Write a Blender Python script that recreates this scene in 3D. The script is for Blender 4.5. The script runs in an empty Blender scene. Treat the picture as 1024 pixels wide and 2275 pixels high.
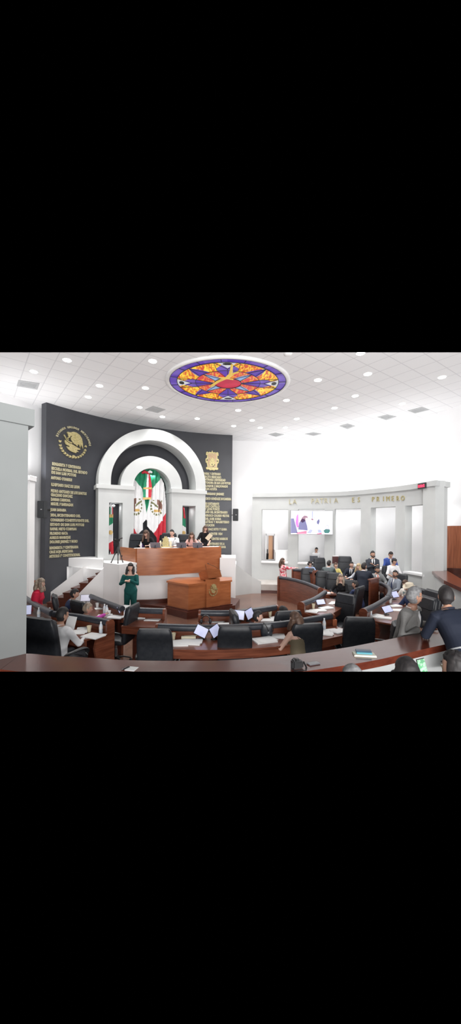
import bpy, bmesh, math, random
from mathutils import Matrix, Vector, noise
PI=math.pi; R=math.radians
sc=bpy.context.scene; col=sc.collection
random.seed(7)

# ------------------------------------------------------------------ camera, world, lights, exposure
F,CX,CY,ROLL=780.,512.,1173.,.0095          # focal length, principal point (1024x2275 frame), roll
cam_d=bpy.data.cameras.new('camera'); cam=bpy.data.objects.new('camera',cam_d); col.objects.link(cam)
_c,_s=math.cos(ROLL),math.sin(ROLL)
cam.matrix_world=Matrix(((_c,-_s,0,0),(0,0,-1,0),(_s,_c,0,0),(0,0,0,1)))
cam_d.sensor_fit='HORIZONTAL'; cam_d.sensor_width=36; cam_d.lens=F/1024*36
cam_d.shift_y=(CY-1137.5)/1024; cam_d.clip_start=.05; cam_d.clip_end=100
sc.camera=cam
w=bpy.data.worlds.new('world'); sc.world=w; w.use_nodes=True
w.node_tree.nodes['Background'].inputs[0].default_value=(0,0,0,1); w.node_tree.nodes['Background'].inputs[1].default_value=0
sc.view_settings.view_transform='Standard'; sc.view_settings.look='None'; sc.view_settings.gamma=1
sc.view_settings.use_curve_mapping=False
sc.view_settings.exposure=0.0
FLOOR,CEIL,TABLE,RAILZ,CHAIRZ,PRES,PLAT,GAL,COUNTER=-2.7,4.3,-1.86,-1.7,-1.52,-1.47,-2.34,-2.2,-1.3

def area(name,loc,rot,sx,sy,power,color=(1,1,1)):
    l=bpy.data.lights.new(name,'AREA'); l.shape='RECTANGLE'; l.size=sx; l.size_y=sy; l.energy=power; l.color=color
    o=bpy.data.objects.new(name,l); col.objects.link(o); o.location=loc; o.rotation_euler=rot; return o
# added fill lights, unseen: frontal one behind the camera, upward one for the ceiling
area('front_fill',(1.5,-10.0,3.4),(R(90),0,R(6)),16,7,2300,(1,.99,.98))
area('ceiling_fill',(2.8,-.9,-.5),(R(160),0,0),7,2,1750,(1,.99,.98))

# ------------------------------------------------------------------ helpers
def at(x,y,z):
    "point of height z seen at pixel x, y"
    a=(x-CX)/F; b=-(y-CY)/F
    X=a*_c-b*_s; Z=a*_s+b*_c; t=z/Z
    return Vector((X*t,t,z))
def dep(x,y,d):
    a=(x-CX)/F; b=-(y-CY)/F
    return Vector(((a*_c-b*_s)*d,d,(a*_s+b*_c)*d))
def mat(name,c,rough=.6,metal=0,c2=None,scale=4,stretch=(1,1,1),bump=0,emit=0,spec=.5,detail=3,coat=0,sharp=(.35,.65)):
    m=bpy.data.materials.get(name)
    if m: return m
    m=bpy.data.materials.new(name); m.use_nodes=True; nt=m.node_tree; b=nt.nodes['Principled BSDF']
    b.inputs['Base Color'].default_value=(*c,1); b.inputs['Roughness'].default_value=rough; b.inputs['Metallic'].default_value=metal
    b.inputs['Specular IOR Level'].default_value=spec
    if coat: b.inputs['Coat Weight'].default_value=coat; b.inputs['Coat Roughness'].default_value=.08
    if c2 is None: c2=tuple(max(0,min(1,v*.93)) for v in c)
    tc=nt.nodes.new('ShaderNodeTexCoord'); mp=nt.nodes.new('ShaderNodeMapping'); mp.inputs['Scale'].default_value=stretch
    n=nt.nodes.new('ShaderNodeTexNoise'); n.inputs['Scale'].default_value=scale; n.inputs['Detail'].default_value=detail
    r=nt.nodes.new('ShaderNodeValToRGB'); r.color_ramp.elements[0].position=sharp[0]; r.color_ramp.elements[1].position=sharp[1]
    r.color_ramp.elements[0].color=(*c,1); r.color_ramp.elements[1].color=(*c2,1)
    L=nt.links.new; L(tc.outputs['Object'],mp.inputs[0]); L(mp.outputs[0],n.inputs['Vector']); L(n.outputs['Fac'],r.inputs[0]); L(r.outputs[0],b.inputs['Base Color'])
    if bump:
        bp=nt.nodes.new('ShaderNodeBump'); bp.inputs['Strength'].default_value=bump; bp.inputs['Distance'].default_value=.01
        L(n.outputs['Fac'],bp.inputs['Height']); L(bp.outputs[0],b.inputs['Normal'])
    if emit:
        L(r.outputs[0],b.inputs['Emission Color']); b.inputs['Emission Strength'].default_value=emit
    return m
WOOD=mat('desk_wood',(.20,.062,.033),.28,0,(.12,.035,.019),3,(1,1,9),coat=.3)
WOODL=mat('podium_wood',(.40,.138,.052),.30,0,(.30,.095,.035),2.2,(1,1,6),coat=.2,detail=5)
COUNTERM=mat('counter_wood',(.15,.036,.020),.2,0,(.10,.022,.013),2.5,(1,6,6),coat=.2)
WAINS=mat('wall_panel_wood',(.36,.12,.055),.4,0,(.22,.065,.03),5,(5,5,.35),detail=6)
DARKWOOD=mat('dark_wood',(.085,.022,.013),.3,0,(.06,.016,.01),4,(1,1,5))
STONE=mat('grey_stone',(.53,.545,.54),.75,0,(.49,.505,.505),1.6,(1,1,1),bump=.05)
STONE2=mat('white_plaster',(.80,.80,.80),.8,0,(.77,.77,.78),1.2)
OUTW=mat('outer_wall_plaster',(.86,.86,.87),.85,0,(.83,.83,.84),.8)
BLACKW=mat('black_wall_panel',(.045,.047,.056),.42,0,(.038,.040,.048),1.5,bump=.03)
LEATHER=mat('black_leather',(.019,.021,.026),.45,0,(.026,.028,.033),18,bump=.12,spec=.35)
ROLL=mat('rail_leather',(.045,.050,.062),.36,0,(.035,.038,.048),14,bump=.1)
PLAST=mat('black_plastic',(.012,.012,.013),.4)
GREYP=mat('grey_plastic',(.35,.36,.37),.45)
GOLD=mat('gold_metal',(.66,.57,.30),.42,.5,(.42,.36,.17),30,bump=.3)
GOLD2=mat('gold_letters',(.52,.48,.33),.5,.3,(.42,.38,.24),20)
PAPER=mat('paper',(.85,.85,.84),.8,0,(.80,.81,.82),3)
PAPERC=mat('cream_paper',(.78,.72,.55),.8)
PAPERB=mat('brown_folder',(.45,.28,.14),.7)
SCREEN=mat('tablet_screen',(.50,.54,.78),.3,0,(.60,.62,.84),6,emit=.45)
WHITEP=mat('white_plastic',(.82,.82,.82),.4)
CUPM=mat('cup_cream',(.80,.72,.52),.6)
BOTTLE=mat('bottle_plastic',(.74,.80,.86),.15,0,(.62,.70,.80),10)
STEEL=mat('steel',(.45,.46,.48),.3,.9)
def glassmat():
    m=bpy.data.materials.new('window_glass'); m.use_nodes=True; b=m.node_tree.nodes['Principled BSDF']
    b.inputs['Base Color'].default_value=(1,1,1,1); b.inputs['Roughness'].default_value=.02; b.inputs['Transmission Weight'].default_value=1; b.inputs['IOR'].default_value=1.05
    return m

def tag(o,label=None,cat=None,group=None,kind=None):
    if label: o['label']=label
    if cat: o['category']=cat
    if group: o['group']=group
    if kind: o['kind']=kind
    return o
def empty(name,loc,rz=0,label=None,cat=None,group=None):
    o=bpy.data.objects.new(name,None); col.objects.link(o); o.location=loc; o.rotation_euler=(0,0,rz); o.empty_display_size=.1
    tag(o,label,cat,group); return o
def pmat(o):
    return Matrix.Translation(o.location)@Matrix.Rotation(o.rotation_euler[2],4,'Z') if o else Matrix()
def addmesh(name,vs,fs,mats,parent=None,world=True,smooth=True,mi=None,ang=None):
    me=bpy.data.meshes.new(name)
    if parent and world:
        inv=pmat(parent).inverted(); vs=[inv@Vector(v) for v in vs]
    me.from_pydata([tuple(v) for v in vs],[],fs)
    for m in (mats if isinstance(mats,(list,tuple)) else [mats]): me.materials.append(m)
    if mi: me.polygons.foreach_set('material_index',mi)
    me.polygons.foreach_set('use_smooth',[smooth]*len(me.polygons)); 
    bm=bmesh.new(); bm.from_mesh(me); bmesh.ops.recalc_face_normals(bm,faces=bm.faces); bm.to_mesh(me); bm.free()
    if smooth and ang!=0: 
        me.set_sharp_from_angle(angle=R(ang or 40))
    me.update()
    o=bpy.data.objects.new(name,me); col.objects.link(o)
    if parent: o.parent=parent
    return o
class M:
    def __init__(s): s.v=[]; s.f=[]; s.mi=[]
    def add(s,vs,fs,mi=0):
        n=len(s.v); s.v+=[Vector(v) for v in vs]; s.f+=[[i+n for i in f] for f in fs]; s.mi+=[mi]*len(fs); return s
    def box(s,c,d,rz=0,rx=0,mi=0,bev=0,mt=None):
        c=Vector(c); m=mt or (Matrix.Rotation(rz,3,'Z')@Matrix.Rotation(rx,3,'X'))
        if bev:
            bm=bmesh.new(); bmesh.ops.create_cube(bm,size=1)
            for v in bm.verts: v.co=Vector((v.co.x*d[0],v.co.y*d[1],v.co.z*d[2]))
            bmesh.ops.bevel(bm,geom=list(bm.edges),offset=bev,segments=2,affect='EDGES')
            bm.verts.index_update()
            vs=[c+m@v.co for v in bm.verts]; fs=[[v.index for v in f.verts] for f in bm.faces]; bm.free()
            return s.add(vs,fs,mi)
        vs=[c+m@Vector((x*d[0]/2,y*d[1]/2,z*d[2]/2)) for x in(-1,1) for y in(-1,1) for z in(-1,1)]
        return s.add(vs,[(0,1,3,2),(4,6,7,5),(0,4,5,1),(2,3,7,6),(0,2,6,4),(1,5,7,3)],mi)
    def sweep(s,pts,rad,n=10,ell=None,mi=0,up=None,cap=True,close=False,sup=1):
        "tube through pts; rad a number or list, each a number or (rx,ry)"
        pts=[Vector(p) for p in pts]; k=len(pts); rings=[]
        for i,p in enumerate(pts):
            if close: t=pts[(i+1)%k]-pts[i-1]
            else: t=pts[min(i+1,k-1)]-pts[max(i-1,0)]
            if t.length<1e-9: t=Vector((0,0,1))
            t.normalize(); u=Vector(up) if up else (Vector((0,0,1)) if abs(t.z)<.9 else Vector((0,1,0)))
            a=t.cross(u)
            if a.length<1e-6: a=t.orthogonal()
            a.normalize(); b=a.cross(t).normalized()
            r=rad[i] if isinstance(rad,list) else rad
            rx,ry=r if isinstance(r,tuple) else (r,r)
            ring=[]
            for j in range(n):
                th=2*PI*j/n; cx,sy=math.cos(th),math.sin(th)
                if sup!=1: cx=math.copysign(abs(cx)**sup,cx); sy=math.copysign(abs(sy)**sup,sy)
                ring.append(p+a*(rx*cx)+b*(ry*sy))
            rings.append(ring)
        vs=[v for r_ in rings for v in r_]; fs=[]
        for i in range(k if close else k-1):
            i2=(i+1)%k
            for j in range(n): fs.append((i*n+j,i*n+(j+1)%n,i2*n+(j+1)%n,i2*n+j))
        if cap and not close: fs+= [tuple(range(n-1,-1,-1)),tuple((k-1)*n+j for j in range(n))]
        return s.add(vs,fs,mi)
    def limb(s,pts,rad,n=10,mi=0,up=None):
        "swept tube with rounded ends"
        pts=[Vector(p) for p in pts]; rad=list(rad); P=[];Q=[]
        t=(pts[1]-pts[0]).normalized()
        r0=rad[0] if not isinstance(rad[0],tuple) else min(rad[0])
        f=lambda r,k:(r[0]*k,r[1]*k) if isinstance(r,tuple) else r*k
        for a in (75,45,20): P.append(pts[0]-t*r0*math.sin(R(a))*.9); Q.append(f(rad[0],math.cos(R(a))))
        P+=pts;Q+=rad; t=(pts[-1]-pts[-2]).normalized(); r1=rad[-1] if not isinstance(rad[-1],tuple) else min(rad[-1])
        for a in (20,45,75): P.append(pts[-1]+t*r1*math.sin(R(a))*.9); Q.append(f(rad[-1],math.cos(R(a))))
        return s.sweep(P,Q,n,mi=mi,up=up)
    def lathe(s,c,prof,n=16,mi=0,mt=None,rot=None):
        c=Vector(c); vs=[];fs=[];m=rot or Matrix.Identity(3)
        for r,z in prof:
            for j in range(n): vs.append(c+m@Vector((r*math.cos(2*PI*j/n),r*math.sin(2*PI*j/n),z)))
        for i in range(len(prof)-1):
            for j in range(n): fs.append((i*n+j,i*n+(j+1)%n,(i+1)*n+(j+1)%n,(i+1)*n+j))
        fs+=[tuple(range(n-1,-1,-1)),tuple((len(prof)-1)*n+j for j in range(n))]
        return s.add(vs,fs,mi)
    def ball(s,c,r,n=12,mi=0,mt=None):
        c=Vector(c); r=(r,r,r) if not isinstance(r,(tuple,list)) else r; m=mt or Matrix.Identity(3); h=n//2+1;vs=[];fs=[]
        for i in range(1,h):
            ph=PI*i/h
            for j in range(n): vs.append(c+m@Vector((r[0]*math.sin(ph)*math.cos(2*PI*j/n),r[1]*math.sin(ph)*math.sin(2*PI*j/n),r[2]*math.cos(ph))))
        vs+=[c+m@Vector((0,0,r[2])),c-m@Vector((0,0,r[2]))]; a,b=len(vs)-2,len(vs)-1
        for i in range(h-2):
            for j in range(n): fs.append((i*n+j,(i+1)*n+j,(i+1)*n+(j+1)%n,i*n+(j+1)%n))
        for j in range(n): fs.append((a,j,(j+1)%n)); fs.append((b,(h-2)*n+(j+1)%n,(h-2)*n+j))
        return s.add(vs,fs,mi)
    def prism(s,poly,z0,z1,mi=0,fn=None):
        "polygon (x,y) extruded from z0 to z1; fn maps (x,y,z) to a point"
        fn=fn or (lambda x,y,z:(x,y,z)); n=len(poly)
        vs=[fn(x,y,z0) for x,y in poly]+[fn(x,y,z1) for x,y in poly]
        fs=[tuple(range(n-1,-1,-1)),tuple(range(n,2*n))]+[(i,(i+1)%n,n+(i+1)%n,n+i) for i in range(n)]
        return s.add(vs,fs,mi)
    def band(s,inner,outer,z0,z1,mi=0,fn=None):
        "solid between two polylines of equal length (plan), from z0 to z1"
        fn=fn or (lambda x,y,z:(x,y,z)); n=len(inner); vs=[];fs=[]
        for (a,b) in zip(inner,outer):
            vs+=[fn(a[0],a[1],z0),fn(b[0],b[1],z0),fn(b[0],b[1],z1),fn(a[0],a[1],z1)]
        for i in range(n-1):
            o=i*4
            for k in range(4): fs.append((o+k,o+(k+1)%4,o+4+(k+1)%4,o+4+k))
        fs+=[(3,2,1,0),(n*4-4,n*4-3,n*4-2,n*4-1)]
        return s.add(vs,fs,mi)
    def build(s,name,mats,parent=None,world=True,smooth=True,ang=None):
        return addmesh(name,s.v,s.f,mats,parent,world,smooth,s.mi if any(s.mi) else None,ang)
def struct(name,m,mats,label,smooth=True,cat='wall',world=True):
    o=m.build(name,mats,None,smooth=smooth); tag(o,label,cat,kind='structure'); return o
def kids(o): return [c for c in bpy.data.objects if c.parent==o]
_tree={}
def copy_tree(o,parent=None,root=True):
    c=o.copy(); col.objects.link(c)
    if parent: c.parent=parent
    if o.name not in _tree: _tree[o.name]=kids(o)
    for ch in _tree[o.name]: copy_tree(ch,c,False)
    return c
def spline(P,n=8):
    P=[Vector(p) for p in P]; P=[2*P[0]-P[1]]+P+[2*P[-1]-P[-2]]; out=[]
    for i in range(1,len(P)-2):
        a,b,c,d=P[i-1:i+3]
        for k in range(n):
            t=k/n; out.append(.5*((2*b)+(c-a)*t+(2*a-5*b+4*c-d)*t*t+(3*b-a-3*c+d)*t**3))
    out.append(P[-2]); return out
def offset(P,d,ctr=None):
    "offset plan polyline by d, away from ctr"
    out=[]
    for i,p in enumerate(P):
        t=(P[min(i+1,len(P)-1)]-P[max(i-1,0)]); t=Vector((t.x,t.y)).normalized(); n=Vector((-t.y,t.x))
        if ctr and n.dot(Vector((p.x-ctr[0],p.y-ctr[1])))<0: n=-n
        out.append(Vector((p.x+n.x*d,p.y+n.y*d,p.z if len(p)>2 else 0)))
    return out
# ------------------------------------------------------------------ the room
outer=spline([(-7.6,8.2),(-7.6,10.5),(-7.0,12.6),(-6.0,14.6),(-4.2,16.3),(-2,17.1),(0.07,17.29),(1.7,17.3),(3.25,17.12),(5.13,16.14),(6.61,14.82),(7.36,13.58),(7.85,12.07),(8.05,10.5),(8.05,8.2)],8)
outer=[Vector((p[0],p[1],0)) for p in outer]
RC=(-.2,10.4)
m=M(); m.band(outer,offset(outer,.25,RC),FLOOR-.1,CEIL+.1); struct('wall_outer',m,OUTW,'white curved outer wall of the chamber')
# ceiling with its lay-in tiles
def ceilmat():
    m=bpy.data.materials.new('ceiling_tiles'); m.use_nodes=True; nt=m.node_tree; b=nt.nodes['Principled BSDF']; L=nt.links.new
    b.inputs['Roughness'].default_value=.85
    tc=nt.nodes.new('ShaderNodeTexCoord'); sep=nt.nodes.new('ShaderNodeSeparateXYZ'); L(tc.outputs['Object'],sep.inputs[0])
    ya=.6394; T=.5973
    def lin(cx,cy,off):
        a=nt.nodes.new('ShaderNodeMath'); a.operation='MULTIPLY'; a.inputs[1].default_value=cx/T; L(sep.outputs[0],a.inputs[0])
        c=nt.nodes.new('ShaderNodeMath'); c.operation='MULTIPLY_ADD'; c.inputs[1].default_value=cy/T; L(sep.outputs[1],c.inputs[0]); L(a.outputs[0],c.inputs[2])
        d=nt.nodes.new('ShaderNodeMath'); d.operation='SUBTRACT'; d.inputs[1].default_value=off; L(c.outputs[0],d.inputs[0])
        f=nt.nodes.new('ShaderNodeMath'); f.operation='PINGPONG'; f.inputs[1].default_value=.5; L(d.outputs[0],f.inputs[0])
        g=nt.nodes.new('ShaderNodeMath'); g.operation='LESS_THAN'; g.inputs[1].default_value=.020; L(f.outputs[0],g.inputs[0]); return g
    g1=lin(math.cos(ya),math.sin(ya),-.05); g2=lin(-math.sin(ya),math.cos(ya),.82)
    mx=nt.nodes.new('ShaderNodeMath'); mx.operation='MAXIMUM'; L(g1.outputs[0],mx.inputs[0]); L(g2.outputs[0],mx.inputs[1])
    n=nt.nodes.new('ShaderNodeTexNoise'); n.inputs['Scale'].default_value=60
    r=nt.nodes.new('ShaderNodeValToRGB'); r.color_ramp.elements[0].color=(.80,.80,.81,1); r.color_ramp.elements[1].color=(.86,.86,.87,1); L(tc.outputs['Object'],n.inputs[0]); L(n.outputs[0],r.inputs[0])
    mix=nt.nodes.new('ShaderNodeMixRGB'); mix.inputs[2].default_value=(.66,.66,.68,1); L(mx.outputs[0],mix.inputs[0]); L(r.outputs[0],mix.inputs[1]); L(mix.outputs[0],b.inputs['Base Color'])
    return m
CEILM=ceilmat()
m=M(); m.prism([(p.x,p.y) for p in offset(outer,.02,RC)],CEIL,CEIL+.12); struct('ceiling',m,CEILM,'white tiled ceiling',smooth=False,cat='ceiling')
def floormat():
    m=mat('floor_stone',(.18,.095,.064),.22,0,(.105,.050,.035),1.1,(1,1,1),detail=6,coat=.2)
    return m
m=M(); m.prism([(p.x,p.y) for p in outer]+[(8.05,3),(-7.6,3)],FLOOR-.1,FLOOR); struct('floor',m,floormat(),'polished brown stone floor of the chamber',smooth=False,cat='floor')

# black commemorative wall, a curved panel standing in front of the outer wall
BC=Vector((1.13,7.35)); BR=8.97
def bw(px):                                 # plan point of the black wall behind column px
    a=(px-CX)/F; # ray (a,1)t
    A=a*a+1; B=-2*(a*BC.x+BC.y); C_=BC.length_squared-BR*BR; t=(-B+math.sqrt(B*B-4*A*C_))/(2*A)
    return Vector((a*t,t,0))
def bang(px): p=bw(px); return math.atan2(p.y-BC.y,p.x-BC.x)
a0,a1=bang(100.5),bang(514.5)
def bwp(a,off=0): return Vector((BC.x+(BR+off)*math.cos(a),BC.y+(BR+off)*math.sin(a),0))
ins=[bwp(a0+(a1-a0)*i/60) for i in range(61)]; outs=[bwp(a0+(a1-a0)*i/60,.3) for i in range(61)]
m=M(); m.band(ins,outs,FLOOR,CEIL-.001); struct('wall_black',m,BLACKW,'curved black wall with gold lettering behind the podium')

# ---- arch portal
PL=dep(218,1130,12.9); PR=dep(456,1130,14.9); PL.z=PR.z=0
U=(PR-PL).normalized(); Wd=Vector((-U.y,U.x,0)); AW=(PR-PL).length
def A(u,z,w=0): q=PL+U*u+Wd*w; return Vector((q.x,q.y,z))
def upx(px):
    a=(px-CX)/F*_c+0; # ray x=a*y
    return (a*PL.y-PL.x)/(U.x-a*U.y)
def zpx(px,py,w=0):
    u=upx(px); q=A(u,0,w); b=-(py-CY)/F; a=(px-CX)/F; return (a*_s+b*_c)*q.y
DEP=.78
def arc(u0,zc,r,n=40,st=0):
    pts=[(u0-r,zc-st)] if st else []
    pts+=[(u0-r*math.cos(PI*i/n),zc+r*math.sin(PI*i/n)) for i in range(n+1)]
    if st: pts.append((u0+r,zc-st))
    return pts
SP=1.57
ca=AW/2; Ro=AW/2; Ri=Ro-.44
fnA=lambda w0:(lambda x,y,z:A(x,y,z))
m=M(); m.band(arc(ca,SP+.16,Ri,48,.16),arc(ca,SP+.16,Ro,48,.16),0,DEP,fn=lambda x,y,z:A(x,y,z))
ar=empty('arch_portal',A(ca,PRES-.0,0),0,'tall pale grey double arch portal standing before the black wall','arch')
m.build('outer_arch',STONE,ar)
uo0,uo1=upx(297),upx(381); ci=(uo0+uo1)/2; ri=(uo1-uo0)/2
m=M(); m.band(arc(ci,SP+.02,ri,40,.02),arc(ci,SP+.02,ri+.48,40,.02),.12,DEP,fn=lambda x,y,z:A(x,y,z)); m.build('inner_arch',STONE,ar)
def pillar(u0,u1,n0,n1,nz0,nz1,zb,zt):
    m=M()
    for a,b,c,d in ((u0,n0,zb,zt),(n1,u1,zb,zt),(n0,n1,nz1,zt),(n0,n1,zb,nz0)):
        m.prism([(a,c),(b,c),(b,d),(a,d)],0,DEP,fn=lambda x,y,z:A(x,y,z))
    return m
BASE=-1.16
pillar(0,uo0,upx(242),upx(272),zpx(242,1233),zpx(242,1116),PRES,SP-.15).build('pillar',STONE,ar,smooth=False)
pillar(uo1,AW,upx(405),upx(434),zpx(420,1235),zpx(405,1123),PRES,SP-.15).build('pillar',STONE,ar,smooth=False)
for a,b in((-.07,uo0+.02),(uo1-.02,AW+.05)):
    m=M(); m.prism([(a,SP-.15),(b,SP-.15),(b,SP),(a,SP)],-.05,DEP,fn=lambda x,y,z:A(x,y,z)); m.build('cornice',STONE,ar,smooth=False)
# thin side wing behind left edge of the arch
# ---- podium platform, blocks and stairs
def at2(px,py,z): p=at(px,py,z); return (p.x,p.y)
def dxy(px,d): p=dep(px,1170,d); return (p.x,p.y)
pf=[at2(305,1281,-1.57),at2(352,1279,-1.57),at2(400,1275,-1.57),at2(445,1270,-1.57),at2(490,1264,-1.55)]
# curve of the podium desk front
pfc=spline([(p[0],p[1],0) for p in [dxy(305,11.4),dxy(350,11.55),dxy(400,11.9),dxy(445,12.35),dxy(490,12.95)]],6)
base_in=offset(pfc,.06,(-1.5,9)); 
m=M()
poly=[(p.x,p.y) for p in base_in]+[dxy(524,13.0),dxy(526,15.6),dxy(515,15.9)]+[(bw(px).x,bw(px).y-.02) for px in range(510,130,-20)]+[dxy(150,13.0),dxy(231,11.9),dxy(303,11.5)]
m.prism(poly,FLOOR,PRES); struct('wall_podium_base',m,STONE2,'pale grey curved base of the raised podium',smooth=False)
m=M(); b0=offset(pfc,-.02,(-1.5,9)); m.band(b0,base_in,DAIS:=-2.5,DAIS+.13); struct('baseboard_podium',m,DARKWOOD,'dark wooden skirting along the podium base',cat='baseboard')
# pale grey block carrying the tripod (left) and matching block on the right
m=M(); m.prism([dxy(266,10.75),dxy(303,11.3),dxy(303,12.1),dxy(231,12.0),dxy(231,11.25)],FLOOR,-1.15); struct('wall_podium_block_left',m,STONE2,'pale block at the left of the podium that carries the camera tripod',smooth=False)
m=M(); m.prism([dxy(489,12.75),dxy(524,12.75),dxy(524,14.2),dxy(489,14.2)],FLOOR,-1.09); struct('wall_podium_block_right',m,STONE2,'pale block at the right end of the podium',smooth=False)
# left stair
m=M(); m.prism([dxy(143,12.95),dxy(229,12.4),dxy(231,13.5),dxy(145,13.5)],FLOOR,-1.15); struct('wall_stair_landing',m,STONE2,'pale block at the head of the left stair',smooth=False)
def slant(name,x0,z0,x1,z1,d0,d1,t,label,ext=None,mt=STONE2):
    # parapet running from px x0 (depth d0) to px x1 (depth d1), top z0 -> z1
    p=dep(x0,1170,d0); q=dep(x1,1170,d1); m=M(); dirn=(q-p); dirn.z=0; n=Vector((-dirn.y,dirn.x,0)).normalized()*t
    if n.y<0:n=-n
    vs=[]
    for b,z in((p,z0),(q,z1)):
        for o in (Vector(),n):
            vs+=[Vector((b.x+o.x,b.y+o.y,FLOOR)),Vector((b.x+o.x,b.y+o.y,z))]
    m.add(vs,[(0,1,5,4),(2,6,7,3),(1,3,7,5),(0,4,6,2),(0,2,3,1),(4,5,7,6)]); return struct(name,m,mt,label,smooth=False)
slant('wall_stair_parapet_front',231,-1.33,164,-2.35,11.3,11.3,.30,'sloping pale parapet on the near side of the left stair')
slant('wall_stair_parapet_back',186,-1.40,98,-2.52,12.2,12.4,.34,'sloping pale parapet on the far side of the left stair')
st=empty('staircase',dxy(170,11.9)+(FLOOR,),0,'brown wooden stair with seven steps between the sloping parapets, left of podium','stairs')
for i in range(7):
    x0=-4.15-i*.27; z=-1.41-(i+1)*.165
    m=M(); m.box((x0-.135,11.92,(FLOOR+z)/2),(.27,.62,z-FLOOR)); m.box((x0-.145,11.92,z+.02),(.31,.63,.04)); m.build('step',DARKWOOD,st,smooth=False)
# right stair wall
def quadwall(name,pts,t,label,mt=STONE,zb=FLOOR,cat='wall'):
    # pts: list of (px,d,ztop)
    m=M(); P=[dep(a,1170,d) for a,d,_ in pts]; z=[q[2] for q in pts]; n=len(P); vs=[]
    for i,p in enumerate(P):
        t_=P[min(i+1,n-1)]-P[max(i-1,0)]; nn=Vector((-t_.y,t_.x,0)).normalized()*t
        if nn.y<0: nn=-nn
        vs+=[Vector((p.x,p.y,zb)),Vector((p.x,p.y,z[i])),Vector((p.x+nn.x,p.y+nn.y,z[i])),Vector((p.x+nn.x,p.y+nn.y,zb))]
    fs=[(3,2,1,0),(n*4-4,n*4-3,n*4-2,n*4-1)]
    for i in range(n-1):
        for k in range(4): fs.append((i*4+k,i*4+(k+1)%4,i*4+4+(k+1)%4,i*4+4+k))
    m.add(vs,fs); return struct(name,m,mt,label,smooth=False,cat=cat)
quadwall('wall_right_stair',[(524,14.0,-1.45),(560,14.5,-2.0),(581,14.55,-2.2)],.15,'low sloping pale wall right of the podium')
# dais under the lectern with its step
Lc,Cc,Rc=Vector((-1.97,11.1,0)),Vector((-1.24,10.5,0)),Vector((.03,11.4,0))
def grow(e): 
    return [(Lc.x-e*1.0,Lc.y-e*.1),(Cc.x-e*.1,Cc.y-e*1.15),(Rc.x+e*.9,Rc.y-e*.25)]
g=grow(.16)
m=M(); m.prism([g[0],g[1],g[2],(.35,12.4),dxy(489,12.96)]+[(p.x,p.y) for p in reversed(base_in)][1:],FLOOR,-2.5)
tag(struct('floor_dais',m,DARKWOOD,'low dark wooden dais under the lectern',smooth=False,cat='floor'))
m=M(); m.prism([dxy(313,11.35),dxy(318,10.95),(g[0][0]-.02,g[0][1]-.02),(g[0][0]+.05,11.3),dxy(340,11.6)],FLOOR,-2.58); 
struct('floor_dais_step',m,DARKWOOD,'step of the dais left of the lectern',smooth=False,cat='floor')
# platform of the right-hand side under the colonnade
plat=[dxy(560,14.72),dxy(582,14.62),dxy(600,14.62),dxy(622,14.55),dxy(700,14.2),dxy(760,13.8),dxy(830,12.9),dxy(900,11.6),dxy(950,10.2),dxy(1000,8.6)]
colo_px=[(560,16.1),(600,15.95),(641,15.75),(690,15.5),(743,15.2),(790,14.6),(851,13.55),(905,12.6),(966,11.35)]
colo=spline([(*dxy(a,b),0) for a,b in colo_px],6)
m=M(); pp=[(p[0],p[1]) for p in plat]; m.prism(pp+[(8.0,8.6),(8.0,10.5)]+[(p.x,p.y) for p in outer if p.x>.9 and p.y>10.6][::-1],FLOOR,PLAT)
struct('floor_platform',m,mat('platform_stone',(.50,.47,.45),.5,0,(.42,.38,.35),3),'raised platform below the colonnade',smooth=False,cat='floor')
pl3=[Vector((a,b,0)) for a,b in plat]; m=M(); m.band(offset(pl3,-.02,RC),pl3,FLOOR,FLOOR+.12); struct('baseboard_platform',m,DARKWOOD,'dark wooden skirting of the platform',cat='baseboard')

# ---- colonnade: front face follows colo, .35 thick
CT=.34
def cpt(px):
    "parameter position on colonnade curve for pixel column px"
    a=(px-CX)/F
    for i in range(len(colo)-1):
        p,q=colo[i],colo[i+1]; f0=p.x-a*p.y; f1=q.x-a*q.y
        if f0<=0<=f1: t=f0/(f0-f1) if f0!=f1 else 0; return p.lerp(q,t)
    return colo[0].copy() if a<colo[0].x/colo[0].y else colo[-1].copy()
def cseg(px0,px1,n=6):
    return [cpt(px0+(px1-px0)*i/n) for i in range(n+1)]
def cwall(m,px0,px1,z0,z1,f=0,t=CT,n=6):
    P=cseg(px0,px1,n); a=offset(P,-f,RC) if f else P; m.band(a,offset(P,t,RC),z0,z1)
TOPZ,COR,HEAD=1.6,1.42,.86
cp=[(560,581),(640,662),(721,743),(801,823),(878,899),(947,966)]
m=M()
for a,b in cp: cwall(m,a,b,-1.56,HEAD)
cwall(m,560,966,HEAD,COR,n=40)
cwall(m,560,966,FLOOR,-1.56,n=40)
struct('wall_colonnade',m,STONE,'curved grey colonnade wall with tall openings on the right',smooth=True)
m=M(); cwall(m,560,966,COR,TOPZ,f=.06,t=CT+.04,n=40)
struct('trim_colonnade_cornice',m,STONE,'grey cornice on top of the colonnade',cat='trim')
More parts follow.
